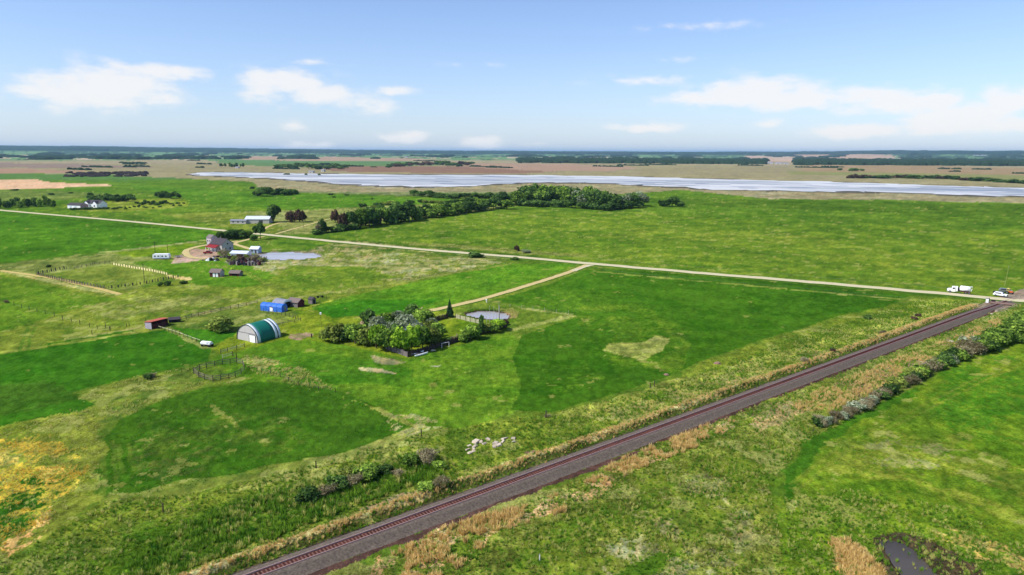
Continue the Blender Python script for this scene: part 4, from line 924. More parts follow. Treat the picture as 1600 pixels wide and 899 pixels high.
p = G(683, 574); t = thing('weed_heap', 'small pale heap of cut dry weeds on the grass below the catamaran', 'heap', (p.x, p.y, gz1(p)))
for k in range(9):
    mb = MB(); a = random.uniform(0, 6.28); ln = random.uniform(.6, 2.2)
    mb.tube((0, 0, .1), (cos(a)*ln, sin(a)*ln*.6, random.uniform(.05, .5)), .10, .02, n=5); mb.build('dry_stalk', M_PALEPL, t)
M_BOULD = material('boulder_rock', (158,128,108), rough=.95, var=.4, scale=1.5, bump=.6, dirt=.4)
p = G(1041, 587); t = thing('rock', 'pinkish boulder with dry weeds beside the dark crop edge', 'rock', (p.x, p.y, gz1(p))); mb = MB(); mb.sphere((0,0,.1), .6, 9, 6, sc_=(1.2,.9,.6)); mb.build('stone', M_BOULD, t)
p = G(1121, 569); t = thing('rock', 'largest rounded pinkish boulder on a bare spot between the crop and the tracks', 'rock', (p.x, p.y, gz1(p))); mb = MB(); mb.sphere((0,0,.1), .85, 10, 7, sc_=(1.25,.9,.7)); [mb.v.__setitem__(i, (q[0]*random.uniform(.8,1.15), q[1]*random.uniform(.8,1.15), q[2]*random.uniform(.85,1.1))) for i, q in enumerate(mb.v)]; mb.build('stone', M_BOULD, t)
p = G(855, 651); t = thing('brush_heap', 'small grey heap of dead branches at the corner of the dark crop', 'heap', (p.x, p.y, gz1(p)))
for k in range(16):
    mb = MB(); a = random.uniform(0, 6.28); ln = random.uniform(.5, 1.6); mb.tube((-cos(a)*ln*.5, -sin(a)*ln*.5, .05), (cos(a)*ln, sin(a)*ln, random.uniform(.2, .9)), .06, .02, n=5); mb.build('branch', M_PLANK, t)
p = G(843, 877); t = thing('white_stake', 'short white stake in the rough grass south of the railway', 'post', (p.x, p.y, gz1(p))); mb = MB(); mb.box(0,0,0,.12,.12,1.0); mb.build('stake', M_WHITE, t); mb = MB(); mb.box(0,0,1.0,.14,.14,.06); mb.build('cap', M_STEEL, t)

# ---------------------------------------------------------------- concrete rubble
rub = [(731,703,1.2,.5,.35,.3),(742,698,1.6,.8,.4,.5),(737,707,2.0,.9,.3,.1),(744,692,1.7,1.3,.9,.45),(751,691,1.5,.9,.5,1.1),(757,694,1.3,.8,.4,.2),(763,688,1.2,.8,.5,2.0),(774,695,1.7,1.2,.8,.7),(779,698,1.4,1.1,.7,.1),(785,693,1.6,.6,.4,.6),
       (772,700,1.1,.8,.5,1.4),(789,687,2.4,.7,.5,.5),(802,687,1.3,1.0,.7,.9),(803,692,1.0,.8,.4,.2),(740,703,1.2,.6,.3,1.0),(733,697,.9,.6,.3,.2)]
dsc = ['leftmost grey chip', 'long flat slab left of centre', 'lowest flat slab', 'tall upright white block', 'block leaning on the upright one', 'small slab behind the grass', 'small far block', 'largest pinkish block', 'block below the largest one', 'thin slab touching the largest block',
       'square chunk before the largest block', 'long topmost slab', 'rightmost chunk', 'lowest chunk at the right end', 'small slab between two flat ones', 'far left chip']
for (u, v, sx, sy, sz, rz), d in zip(rub, dsc):
    p = G(u, v); mb = MB(); mb.box(0,0,-.1,sx*.85,sy*.85,sz*.6,rz=0,taper=random.uniform(.05,.25),rx=random.uniform(-.25,.25),ry=random.uniform(-.25,.25))
    for i, q in enumerate(mb.v): mb.v[i] = (q[0]+random.uniform(-.12,.12), q[1]+random.uniform(-.12,.12), q[2]+random.uniform(-.05,.05))
    o = mb.build('concrete_block', M_CONC); o.location = (p.x, p.y, gz1(p)+.08); o.rotation_euler = (0, 0, rz+.5)
    tag(o, d+' in the broken concrete heap by the tracks', 'concrete block', 'broken concrete heap beside the railway')

# ---------------------------------------------------------------- vehicles at the crossing
def wheel(parent, x, y, r=.5, w_=.3):
    mb = MB(); mb.tube((x,y-w_/2,r),(x,y+w_/2,r),r,n=18); o = mb.build('wheel', M_TYRE, parent)
    s = 1 if y > 0 else -1
    mb = MB(); mb.tube((x,y+s*(w_/2-.04),r),(x,y+s*(w_/2+.03),r),r*.55,n=12); mb.build('rim', M_STEEL, o)
def tank_truck():
    a = G(1479, 457.5); b = G(1518, 461); c = (a+b)/2-e2*.3; ang = atan2((b-a).y, (b-a).x)+pi
    t = thing('tank_truck', 'white vacuum tank truck parked on the gravel road facing left', 'truck', (c.x, c.y, .38), ang)
    Ln = 8.8; mt = M_WHITE
    mb = MB(); mb.box(-.2,0,.75,Ln-.8,.95,.22); mb.build('chassis', M_BLACK, t)
    mb = MB(); mb.extrude([(4.35,.6),(4.4,1.25),(4.1,1.55),(3.05,1.72),(2.75,2.45),(2.55,2.62),(1.55,2.66),(1.45,.6)], -1.12, 1.12, axis='y'); cab = mb.build('cab', mt, t)
    mb = MB(); mb.add([(3.02,-1.0,1.80),(3.02,1.0,1.80),(2.80,.92,2.40),(2.80,-.92,2.40)],[(0,1,2,3)]); mb.build('windscreen', M_GLASS, cab)
    for y in (-1.14,1.14): mb = MB(); mb.box(2.15,y,1.7,.85,.03,.62); mb.build('side_window', M_GLASS, cab)
    mb = MB(); mb.box(4.38,0,.75,.08,1.3,.5); mb.build('grille', M_STEEL, cab)
    mb = MB(); mb.box(4.45,0,.42,.22,2.3,.3); mb.build('bumper', M_STEEL, cab)
    for y in (-.85,.85): mb = MB(); mb.box(4.33,y,.95,.1,.32,.22); mb.build('headlight', M_GLASS, cab)
    mb = MB(); mb.box(1.0,0,.85,.55,2.2,1.85); mb.build('equipment_cabinet', mt, t)
    mb = MB(); mb.tube((.45,-.5,1.0),(.45,-.5,2.5),.22,n=10); mb.tube((.35,.4,1.0),(.35,.4,2.2),.25,n=10); mb.box(.1,0,.8,.9,1.9,.5); mb.build('vacuum_pump', M_BLACK, t)
    mb = MB(); mb.tube((-.25,0,1.95),(-3.6,0,1.95),1.02,n=22); mb.sphere((-.25,0,1.95),1.02,18,8,sc_=(.3,1,1)); mb.sphere((-3.6,0,1.95),1.02,18,8,sc_=(.25,1,1)); mb.build('tank', mt, t, smooth=True)
    for x in (-.7,-1.9,-3.1): mb = MB(); mb.tube((x,0,1.95),(x+.06,0,1.95),1.045,n=22); mb.build('tank_band', M_STEEL, t)
    mb = MB(); mb.tube((-1.2,0,2.9),(-1.2,0,3.1),.3,n=12); mb.build('hatch', M_STEEL, t)
    mb = MB(); mb.tube((-3.9,0,2.95),(-.2,0,3.15),.12,n=8); mb.tube((-3.9,0,2.95),(-4.5,0,3.05),.14,n=8); mb.build('suction_boom', mt, t)
    mb = MB(); mb.tube((-4.0,.8,1.2),(-4.35,.8,2.4),.1); mb.build('hose', mt, t)
    mb = MB(); mb.box(-2.0,-1.15,.75,3.2,.15,.25); mb.box(-2.0,1.15,.75,3.2,.15,.25); mb.build('fender', M_DRED, t)
    for x, ys in ((3.4,(-1.02,1.02)),(-2.2,(-.95,.95)),(-3.4,(-.95,.95))):
        for y in ys: wheel(t, x, y, .5, .32 if x > 0 else .5)
tank_truck()
def suv(label, name, p, rz, mat, pickup=False, cat='car'):
    t = thing(name, label, cat, (p[0], p[1], .1), rz)
    pr = [(2.35,.45),(2.4,.9),(2.2,1.02),(1.15,1.12),(.55,1.68),(-.6 if pickup else -1.9,1.72),(-.95 if pickup else -2.3,1.1),(-2.45,1.06),(-2.45,.45)]
    mb = MB(); mb.extrude(pr, -.92, .92); b = mb.build('body', mat, t)
    mb = MB(); mb.add([(1.12,-.8,1.16),(1.12,.8,1.16),(.60,.72,1.63),(.60,-.72,1.63)],[(0,1,2,3)])
    for i, q in enumerate(mb.v): mb.v[i] = (q[0]+.03, q[1], q[2]+.02)
    mb.build('windscreen', M_GLASS, b)
    for y in (-.93,.93): mb = MB(); mb.box(-.1 if pickup else -.65,y,1.15,1.1 if pickup else 2.1,.03,.42); mb.build('side_window', M_GLASS, b)
    for y in (-.65,.65): mb = MB(); mb.box(2.36,y,.72,.08,.36,.18); mb.build('headlight', M_GLASS, b)
    mb = MB(); mb.box(2.38,0,.42,.2,1.8,.22); mb.box(2.40,0,.68,.06,.8,.24); mb.build('bumper', M_BLACK, b)
    for x in (1.5,-1.5):
        for y in (-.85,.85): wheel(t, x, y, .37, .24)
    return t
suv('white car standing nose towards the camera beside the crossing', 'parked_car', G(1563,463.5), radians(-50), M_WHITE)
suv('silver grey car behind the white one at the crossing', 'parked_car', G(1571,457.5), radians(-30), material('silver_paint', (150,156,160), rough=.3, var=.05, bump=0, metal=.5))
p = G(1577, 459.5); t = thing('small_tractor', 'small orange tractor with a pale yellow cab behind the two cars', 'tractor', (p.x, p.y, .1), radians(-60))
mb = MB(); mb.box(.7,0,.6,1.3,.7,.6,taper=.08); mb.build('bonnet', M_OR, t); mb = MB(); mb.box(-.5,0,.6,1.2,1.0,.5); mb.build('body', M_OR, t)
mb = MB(); mb.box(-.5,0,1.1,1.0,1.0,1.2,taper=.08); cb = mb.build('cab', M_YEL, t); mb = MB(); mb.box(-.5,0,1.35,1.06,.7,.6); mb.box(-.5,0,1.35,.7,1.06,.6); mb.build('cab_glass', M_GLASS, cb)
for x, y, r in ((1.0,-.55,.35),(1.0,.55,.35),(-.6,-.7,.6),(-.6,.7,.6)): wheel(t, x, y, r, .3)
p = G(1557, 461); t = thing('black_trailer', 'small black flat trailer left of the white car', 'trailer', (p.x, p.y, .1), radians(-60))
mb = MB(); mb.box(0,0,.5,2.4,1.4,.9); mb.build('box', M_BLACK, t); mb = MB(); mb.tube((1.2,0,.5),(2.2,0,.4),.05); mb.build('drawbar', M_BLACK, t); wheel(t, -.2, -.8, .33, .2); wheel(t, -.2, .8, .33, .2)
p = G(1570, 447); t = thing('utility_pole', 'tall bare yellowish pole standing beyond the cars at the crossing', 'pole', (p.x, p.y, 0)); mb = MB(); mb.tube((0,0,0),(.5,0,9.0),.14,.10,n=8); mb.build('pole', material('fresh_timber', (150,160,80), var=.2), t); mb = MB(); mb.tube((.42,0,8.5),(.5,0,9.0),.16,.16,n=8); mb.build('cap', M_STEEL, t)
p = G(1542, 473.5); t = thing('marker_cabinet', 'white equipment box with a dark post beside the rails at the crossing', 'signal box', (p.x, p.y, .1), GR)
mb = MB(); mb.box(0,0,0,.9,.8,1.7); mb.build('cabinet', M_WHITE, t); mb = MB(); mb.box(0,0,1.7,1.05,.95,.08); mb.build('lid', M_STEEL, t); mb = MB(); mb.box(.62,.1,0,.22,.22,2.0); mb.build('post', M_BLACK, t)
p = G(1552, 471.5); t = thing('switch_box', 'small black box lying on the gravel beside the rails', 'box', (p.x, p.y, .15), GR+.3); mb = MB(); mb.box(0,0,0,1.3,.8,.45,taper=.1); mb.build('box', M_BLACK, t); mb = MB(); mb.box(0,0,.45,1.0,.6,.05); mb.build('lid', M_DRED, t)
for k, (u, v, d) in enumerate(((1510,527,'pale sack nearest the rails in the ditch'),(1486,535,'white sack lying further from the rails'),(1461,519,'flat pale heap of sand at the foot of the ballast'),(1557,487,'small pale stone heap close to the crossing'),(1550,491,'low pale stone heap below the crossing'))):
    p = G(u, v); mb = MB(); mb.sphere((0,0,.1), random.uniform(.45,.8), 9, 6, sc_=(1.3,.8,.55)); 
    for i, q in enumerate(mb.v): mb.v[i] = (q[0]*random.uniform(.85,1.15), q[1]*random.uniform(.85,1.15), q[2])
    o = mb.build('stone_heap', M_CONC); o.location = (p.x, p.y, gz1(p)); tag(o, d, 'heap', 'pale heaps south of the track')

# ---------------------------------------------------------------- neighbouring farmstead
FG = GR
t = gable_house('farmhouse', 'farmhouse with dark shingle roof, pale end gable and a bright red porch roof', 'house', G(347,391.5), FG, 10.5, 8.0, 4.3, 2.9, M_CREAM, M_DGREY,
    windows=(('E',-1.6,1,1.1,1.2),('E',1.6,1,1.1,1.2),('E',0,3.9,1,1.1),('S',3.4,1,1.2,1.2)), doors=(('S',-2.5,0,1,2.1,M_WHITE),), chimney=(-1.5,.9))
mb = MB(); mb.extrude([(-7.2,2.5),(-3.9,3.9),(-3.9,4.05),(-7.2,2.65)], -5.6, 3.2, axis='x'); pr_ = mb.build('porch_roof', M_RED, t)
for x in (-5.3,-2.5,.3,3.0): mb = MB(); mb.box(x,-7.0,0,.16,.16,2.6); mb.build('porch_post', M_WHITE, t)
mb = MB(); mb.box(-1.2,-5.6,0,8.4,3.2,.35); mb.build('porch_floor', M_PLANK, t)
gable_house('tower_wing', 'tall narrow pinkish white building with small windows at the left end of the red-porched farmhouse', 'house', G(332,387), FG, 4.2, 4.2, 6.3, 1.5, material('pinkish_siding', (214,196,204), var=.12, scale=2, dirt=.3), M_GREY,
    windows=(('S',-1,1.2,.8,1.1),('S',1,1.2,.8,1.1),('S',-1,3.8,.8,1.1),('S',1,3.8,.8,1.1),('E',0,3.8,.8,1.1)), over=.25)
gable_house('metal_roof_shed', 'long open shed with a bright white metal roof and white end wall', 'shed', G(377,402), FG+radians(20), 9.5, 5.0, 2.6, 1.0, M_WHITE, M_TIN, doors=(('S',1.2,0,5.0,2.1,M_DARK),('W',0,0,1.6,2.0,M_GREY)), over=.5)
gable_house('small_cabin', 'small pale blue cabin right of the white-roofed open shed', 'cabin', G(400,395.5), FG+radians(20), 5.0, 4.0, 2.6, 1.2, material('pale_blue_siding', (176,190,212), var=.12, scale=2, dirt=.2), M_TIN, windows=(('S',-1.2,1,1,1),), doors=(('S',1,0,.9,1.9,M_DGREY),), chimney=(2.0,.5))
gable_house('red_shed', 'low dark red shed below the small pale blue cabin', 'shed', G(391,405.5), FG+radians(25), 6.5, 3.5, 1.8, .7, M_DRED, M_DGREY, over=.3)
gable_house('red_white_shed', 'small shed with maroon roof edge and white double doors alone in the pasture', 'shed', G(339.5,432), FG+radians(22), 5.0, 4.0, 2.2, 1.3, M_DRED, M_BROWN, gmat=M_CREAM, doors=(('S',-.4,0,1.1,1.9,M_WHITE),('S',1.1,0,1.1,1.9,M_WHITE)))
gable_house('brown_shed', 'small brown-roofed shed with dark front right of the white-doored shed', 'shed', G(369,431), FG+radians(22), 5.0, 3.4, 1.5, 1.0, M_DRED, M_BROWN, gmat=M_GREY, doors=(('S',.2,0,2.6,1.2,M_DARK),))
def white_trailer():
    p = G(253, 405); t = thing('travel_trailer', 'long white rounded travel trailer parked on the farm lawn', 'trailer', (p.x, p.y, gz1(p)), radians(4))
    mb = MB(); mb.extrude([(-4.2,.55),(-4.4,1.4),(-4.2,2.6),(-3.8,2.95),(3.8,3.0),(4.2,2.6),(4.4,1.6),(4.1,.55)], -1.25, 1.25); b = mb.build('body', M_WHITE, t)
    for x in (-3.0,-1.2,.9,2.7): mb = MB(); mb.box(x,-1.27,1.5,.9,.04,.6); mb.build('window', M_GLASS, b)
    mb = MB(); mb.box(-.1,-1.27,.7,.7,.05,1.9); mb.build('door', M_TIN, b); mb = MB(); mb.box(0,-1.28,.75,8.0,.03,.15); mb.build('stripe', M_BLUE, b)
    mb = MB(); mb.tube((4.2,0,.6),(5.4,0,.5),.06); mb.build('drawbar', M_BLACK, t)
    for x in (-.6,.4):
        for y in (-1.1,1.1): wheel(t, x, y, .36, .25)
white_trailer()
p = G(279, 402.5); t = thing('flat_trailer', 'low grey flat-deck trailer right of the white travel trailer', 'trailer', (p.x, p.y, gz1(p)), radians(3))
mb = MB(); mb.box(0,0,.6,4.2,2.0,.16); mb.build('deck', M_TIN2, t); mb = MB(); mb.box(0,0,.76,4.2,.05,.3); mb.build('load', M_GREY, t); mb = MB(); mb.tube((-2.1,0,.6),(-3.2,0,.5),.05); mb.build('drawbar', M_BLACK, t); wheel(t,0,-1,.35,.2); wheel(t,0,1,.35,.2)
suv('dark red pickup truck parked in front of the red porch', 'parked_car', G(325,397), radians(10), M_RED, pickup=True, cat='pickup truck')
def junk(name, label, u, v, L_, W_, n, mats, hmax, cat='pile'):
    p = G(u, v); t = thing(name, label, cat, (p.x, p.y, gz1(p)), FG+radians(20))
    for k in range(n):
        mb = MB(); x = random.uniform(-L_/2, L_/2); y = random.uniform(-W_/2, W_/2)
        mb.box(x, y, 0, random.uniform(.6,1.8), random.uniform(.4,1.2), random.uniform(.5,hmax), rz=random.uniform(0,3), taper=random.uniform(0,.4)); mb.build('scrap_piece', random.choice(mats), t)
junk('scrap_row', 'row of white and dark scrap along the farmyard edge', 329, 407.5, 9, 2.0, 22, [M_WHITE, M_WHITE, M_GREY, M_DGREY, M_BLACK], 1.6)
junk('scrap_row', 'scattered machinery parts between the red porch and the white-roofed shed', 346, 402.5, 9, 3, 14, [M_WHITE, M_GREY, M_DGREY, M_CREAM, M_DRED], 1.2)
junk('scrap_yard', 'dense dark salvage yard in front of the white-roofed shed', 385, 413, 17, 9, 60, [M_GREY, M_DGREY, M_DGREY, M_BLACK, M_DRED, M_GREY, M_CREAM], 2.2)
junk('scrap_row', 'pale drums and panels at the left end of the farm pond', 410, 404, 5, 2.5, 9, [M_CREAM, M_WHITE, M_TIN2], 1.4)
for (u, v, hh, lb) in ((243,399,8,'thin utility pole at the left end of the white travel trailer'),(263,401,7,'thin utility pole at the right end of the white travel trailer'),(226,442,9,'dark utility pole inside the near paddock fence'),(474,356,7,'bare pole beside the far side of the gravel road')):
    p = G(u, v); t = thing('utility_pole', lb, 'pole', (p.x, p.y, gz1(p))); mb = MB(); mb.tube((0,0,0),(0,0,hh),.13,.09,n=7); mb.build('pole', M_POST, t); mb = MB(); mb.box(0,0,hh-.7,1.4,.1,.12); mb.build('crossarm', M_POST, t)
# beyond the main road
gable_house('machine_shed', 'long white metal machine shed beyond the gravel road beside a dense dark tree', 'shed', G(405,348.5), FG+radians(32), 19, 10, 3.6, 2.0, M_CREAM, M_TIN, doors=(('W',0,0,4,3,M_GREY),('S',3,0,3,2.6,M_DGREY)), over=.4)
gable_house('mobile_home', 'low pale mobile home left of the long white machine shed', 'house', G(374,349.5), FG+radians(25), 13, 4.5, 2.6, .7, M_CREAM, M_TIN2, windows=(('S',-4,1,1.4,1),('S',0,1,1.4,1),('S',4,1,1.4,1)))
t = gable_house('farmhouse', 'distant white farmhouse with two gables among dark trees', 'house', G(150,324), FG+radians(12), 20, 9, 4.2, 3.0, M_WHITE, M_DGREY, windows=(('S',-7,1.2,1.8,1.5),('S',-3,1.2,1.8,1.5),('S',3,1.2,1.8,1.5),('S',7,1.2,1.8,1.5)), chimney=(3,1))
for x in (-5.5, 5.5):
    mb = MB(); y0 = -6.5; mb.add([(x-3,y0,0),(x+3,y0,0),(x+3,y0,4.2),(x,y0,6.8),(x-3,y0,4.2),(x-3,-4.4,0),(x+3,-4.4,0),(x+3,-4.4,4.2),(x,-2.0,6.8),(x-3,-4.4,4.2)], [(0,1,2,3,4),(1,6,7,2),(0,4,9,5)]); mb.build('gable_wing', M_WHITE, t)
    mb = MB(); mb.add([(x-3.4,y0-.4,4.0),(x,y0-.4,7.0),(x,-1.0,7.0),(x-3.4,-4.4,4.0),(x+3.4,y0-.4,4.0),(x+3.4,-4.4,4.0)],[(0,1,2,3),(1,4,5,2)]); mb.build('wing_roof', M_DGREY, t)
    mb = MB(); mb.box(x,y0-.05,1.2,2.0,.1,1.5); mb.build('window', M_GLASS, t)
gable_house('machine_shed', 'long white garage with grey roof left of the distant two-gabled farmhouse', 'garage', G(122,325.5), FG+radians(12), 17, 9, 3.4, 2.0, M_WHITE, M_DGREY, gmat=material('rosy_siding', (196,158,158), var=.1), doors=(('S',-4,0,3,2.6,M_TIN),('S',2,0,3,2.6,M_TIN)))
M_FARW = material('faded_white', (206,202,198), var=.1, bump=0)
far_b = [(312,247.5,60,26,6,3,'white farm buildings left of the tree belt near the horizon'),(487,270,22,12,4,2,'small white building below the dark grove beyond the lake'),(505,268.5,14,10,6,2,'tall pale bin right of the dark grove beyond the lake'),
         (1202,256.5,50,22,9,5,'leftmost tall white building of the farm beyond the lake'),(1216,257,45,20,8,4,'second white building of the farm beyond the lake, low and wide'),(1228,257,40,18,7,3,'rightmost long white building of the farm beyond the lake'),
         (1317,256,16,10,6,4,'small domed pale building at the edge of the far wood'),(533,240.5,150,60,16,6,'pale greenish shed close to the horizon'),(635,246.3,40,26,8,3,'white bin pair in the far green fields'),(1530,247.5,220,40,8,5,'long pale industrial building near the horizon'),(371,263,20,10,4,2,'tiny white shed among trees far beyond the lake\'s left end'),
         (246,366,0,0,0,0,'')]
for (u, v, L_, W_, hw, hr, lb) in far_b:
    if L_: gable_house('distant_building', lb, 'building', G(u, v), FG, L_*.75, W_*.75, hw*.85, hr*.85, M_FARW, M_TIN2, over=.3, windows=(('S',-L_*.25,hw*.35,L_*.08,hw*.35),('S',L_*.2,hw*.35,L_*.08,hw*.35)), doors=(('S',0,0,L_*.1,hw*.7,M_DGREY),))

# ---------------------------------------------------------------- trees and shrubs
def leaf_mat(name, c1, c2, rnd=.2, k=1.95):
    m = bpy.data.materials.new(name); m.use_nodes = True; t = m.node_tree; t.nodes.clear(); kk = t.links.new
    out = N(t, 'ShaderNodeOutputMaterial'); a = N(t, 'ShaderNodeBsdfDiffuse'); b = N(t, 'ShaderNodeBsdfTranslucent'); mx = N(t, 'ShaderNodeMixShader'); mx.inputs[0].default_value = .28
    tc = N(t, 'ShaderNodeTexCoord'); n = N(t, 'ShaderNodeTexNoise'); n.inputs['Scale'].default_value = 5; n.inputs['Detail'].default_value = 3; kk(tc.outputs['Generated'], n.inputs['Vector'])
    oi = N(t, 'ShaderNodeObjectInfo'); at = N(t, 'ShaderNodeAttribute', attribute_name='leaf')
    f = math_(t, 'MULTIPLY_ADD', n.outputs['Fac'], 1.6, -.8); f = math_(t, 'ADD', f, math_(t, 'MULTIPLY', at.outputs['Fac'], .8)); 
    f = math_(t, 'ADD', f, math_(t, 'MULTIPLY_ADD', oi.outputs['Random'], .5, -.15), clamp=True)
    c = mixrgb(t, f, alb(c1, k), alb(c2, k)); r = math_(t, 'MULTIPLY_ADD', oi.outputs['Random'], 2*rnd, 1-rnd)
    vm = N(t, 'ShaderNodeVectorMath', operation='SCALE'); kk(c, vm.inputs[0]); kk(r, vm.inputs['Scale'])
    kk(vm.outputs[0], a.inputs[0]); kk(vm.outputs[0], b.inputs[0]); kk(a.outputs[0], mx.inputs[1]); kk(b.outputs[0], mx.inputs[2]); kk(mx.outputs[0], out.inputs[0]); return m
L_GREEN = leaf_mat('leaves_green', (66,92,36), (134,158,62)); L_DARK = leaf_mat('leaves_dark', (46,70,34), (98,124,58)); L_OLIVE = leaf_mat('leaves_olive', (84,98,44), (146,156,70))
L_GREY = leaf_mat('leaves_silver', (96,108,76), (162,170,142), k=1.8); L_SPR = leaf_mat('needles', (34,56,34), (66,92,56)); L_TWIG = leaf_mat('bare_twigs', (98,90,64), (150,142,112)); L_BROWN = leaf_mat('leaves_brownish', (66,52,46), (104,86,62)); L_BRIGHT = leaf_mat('leaves_bright', (88,124,32), (168,192,62))
M_BARK = material('bark', (96,80,66), rough=.95, var=.3, scale=3, bump=.4); M_BIRCH = material('pale_bark', (206,196,176), rough=.9, var=.15, scale=3)

def crown_mesh(name, lobes, n, size, mat, seed, flat=.35, core=.72, zk=.6):
    "unit crown: leaf-sized faces through lobes (x, y, z, rx, rz, weight) plus an uneven inner mass"
    rg = np.random.default_rng(seed); V = []; A = []
    lb = np.array(lobes); pw = lb[:,5]*lb[:,3]**2*lb[:,4]; pw = pw/pw.sum(); ch = rg.choice(len(lb), n, p=pw)
    d = rg.normal(0, 1, (n, 3)); d /= np.linalg.norm(d, axis=1)[:,None]; d[:,2] = np.where(d[:,2] < -.5, -d[:,2]*.6, d[:,2])
    rad = rg.uniform(.45, 1.0, n)**.5*(1+rg.normal(0, .07, n))
    clump = (np.sin(d[:,0]*7+ch*3)+np.sin(d[:,1]*8+ch*5)+np.sin(d[:,2]*9+ch*2))/3; rad *= 1+.16*clump
    P_ = np.stack([lb[ch,0]+d[:,0]*lb[ch,3]*rad, lb[ch,1]+d[:,1]*lb[ch,3]*rad, lb[ch,2]+d[:,2]*lb[ch,4]*rad], 1); P_[:,2] = np.maximum(P_[:,2], .02)
    nn = d+rg.normal(0, .55, (n, 3)); nn /= np.linalg.norm(nn, axis=1)[:,None]
    u = np.cross(nn, rg.normal(0, 1, (n, 3))); u /= np.linalg.norm(u, axis=1)[:,None]; v = np.cross(nn, u)
    s = size*rg.uniform(.6, 1.5, n)[:,None]
    q = np.stack([P_-u*s-v*s*.6, P_+u*s-v*s*.6, P_+u*s*.7+v*s*.8, P_-u*s*.8+v*s*.7], 1).reshape(-1, 3)
    q = q.reshape(-1, 4, 3); q[:,:,2] = P_[:,None,2]+(q[:,:,2]-P_[:,None,2])*zk; q = q.reshape(-1, 3)
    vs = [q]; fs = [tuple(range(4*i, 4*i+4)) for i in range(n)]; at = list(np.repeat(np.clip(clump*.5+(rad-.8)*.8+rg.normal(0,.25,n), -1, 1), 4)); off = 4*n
    for (x, y, z, rx, rz, w_) in lobes:
        if not core: break
        nu, nv = 9, 6; cv_ = []
        for j in range(nv+1):
            for i in range(nu):
                t = pi*j/nv; p = 2*pi*i/nu; k = core*(1+rg.uniform(-.16,.16)); cv_.append((x+rx*k*sin(t)*cos(p), y+rx*k*sin(t)*sin(p), max(.0, z+rz*k*cos(t))))
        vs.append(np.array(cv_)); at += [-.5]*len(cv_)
        for j in range(nv):
            for i in range(nu): fs.append((off+j*nu+i, off+(j+1)*nu+i, off+(j+1)*nu+(i+1) % nu, off+j*nu+(i+1) % nu))
        off += len(cv_)
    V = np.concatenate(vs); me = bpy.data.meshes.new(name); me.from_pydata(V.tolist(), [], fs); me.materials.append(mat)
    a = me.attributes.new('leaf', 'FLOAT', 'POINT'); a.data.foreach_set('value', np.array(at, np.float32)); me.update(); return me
def rand_lobes(rg, kind):
    if kind == 'tree': 
        L_ = [(0,0,.62,.62,.36,1)]
        for k in range(6): a = rg.uniform(0,6.28); r = rg.uniform(.3,.62); L_.append((r*cos(a), r*sin(a), rg.uniform(.34,.80), rg.uniform(.28,.46), rg.uniform(.16,.26), 1.2))
        return L_
    if kind == 'bush':
        L_ = [(0,0,.38,.66,.44,1)]
        for k in range(7): a = rg.uniform(0,6.28); r = rg.uniform(.35,.72); L_.append((r*cos(a), r*sin(a), rg.uniform(.18,.66), rg.uniform(.24,.42), rg.uniform(.16,.34), 1.2))
        return L_
    if kind == 'poplar': return [(rg.uniform(-.2,.2), rg.uniform(-.2,.2), z, .8*(1-.55*abs(z-.45)), .16, 1) for z in (.2,.34,.48,.62,.76,.88)]
    if kind == 'low': 
        return [(rg.uniform(-.7,.7), rg.uniform(-.5,.5), rg.uniform(.2,.5), rg.uniform(.25,.42), rg.uniform(.25,.5), 1) for k in range(7)]
def spruce_mesh(name, seed):
    rg = np.random.default_rng(seed); L_ = []
    for k in range(11):
        z = .08+.85*k/10; L_.append((rg.uniform(-.04,.04), rg.uniform(-.04,.04), z, (1-z)*.85+.08, .07, 1))
    return crown_mesh(name, L_, 900, .075, L_SPR, seed, core=.6)
PROTO = {}
def protos(key, kind, mat, n, size, cnt, core=.6):
    PROTO[key] = [crown_mesh('crown', rand_lobes(np.random.default_rng(hash(key) % 1000+k if False else sum(map(ord, key))+k), kind), n, size, mat, sum(map(ord, key))*3+k, core=core) for k in range(cnt)]
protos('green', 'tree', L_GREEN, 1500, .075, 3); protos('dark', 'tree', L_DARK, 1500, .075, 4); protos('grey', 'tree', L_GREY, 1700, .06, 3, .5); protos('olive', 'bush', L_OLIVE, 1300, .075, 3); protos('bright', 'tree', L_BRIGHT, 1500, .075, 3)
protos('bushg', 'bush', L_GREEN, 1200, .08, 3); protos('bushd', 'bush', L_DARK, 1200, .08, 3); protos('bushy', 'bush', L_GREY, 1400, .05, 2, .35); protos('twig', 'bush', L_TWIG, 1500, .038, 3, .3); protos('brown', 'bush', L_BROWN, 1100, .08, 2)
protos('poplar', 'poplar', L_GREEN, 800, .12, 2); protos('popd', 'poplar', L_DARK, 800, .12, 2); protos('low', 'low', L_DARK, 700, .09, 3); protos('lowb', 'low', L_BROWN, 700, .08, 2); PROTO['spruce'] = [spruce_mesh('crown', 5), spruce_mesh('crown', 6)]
def trunk_mesh(mat, seed, limbs=5):
    rg = random.Random(seed); mb = MB(); mb.tube((0,0,-.03),(.02,.01,.35),.05,.035,n=7); mb.tube((.02,.01,.35),(0,.03,.75),.035,.012,n=6)
    for k in range(limbs): a = rg.uniform(0,6.28); z = rg.uniform(.18,.45); mb.tube((.01,.01,z),(.42*cos(a),.42*sin(a),z+rg.uniform(.2,.4)),.02,.006,n=5)
    return mb.mesh('trunk', mat)
TRUNKS = [trunk_mesh(M_BARK, 3), trunk_mesh(M_BARK, 4), trunk_mesh(M_BIRCH, 5)]
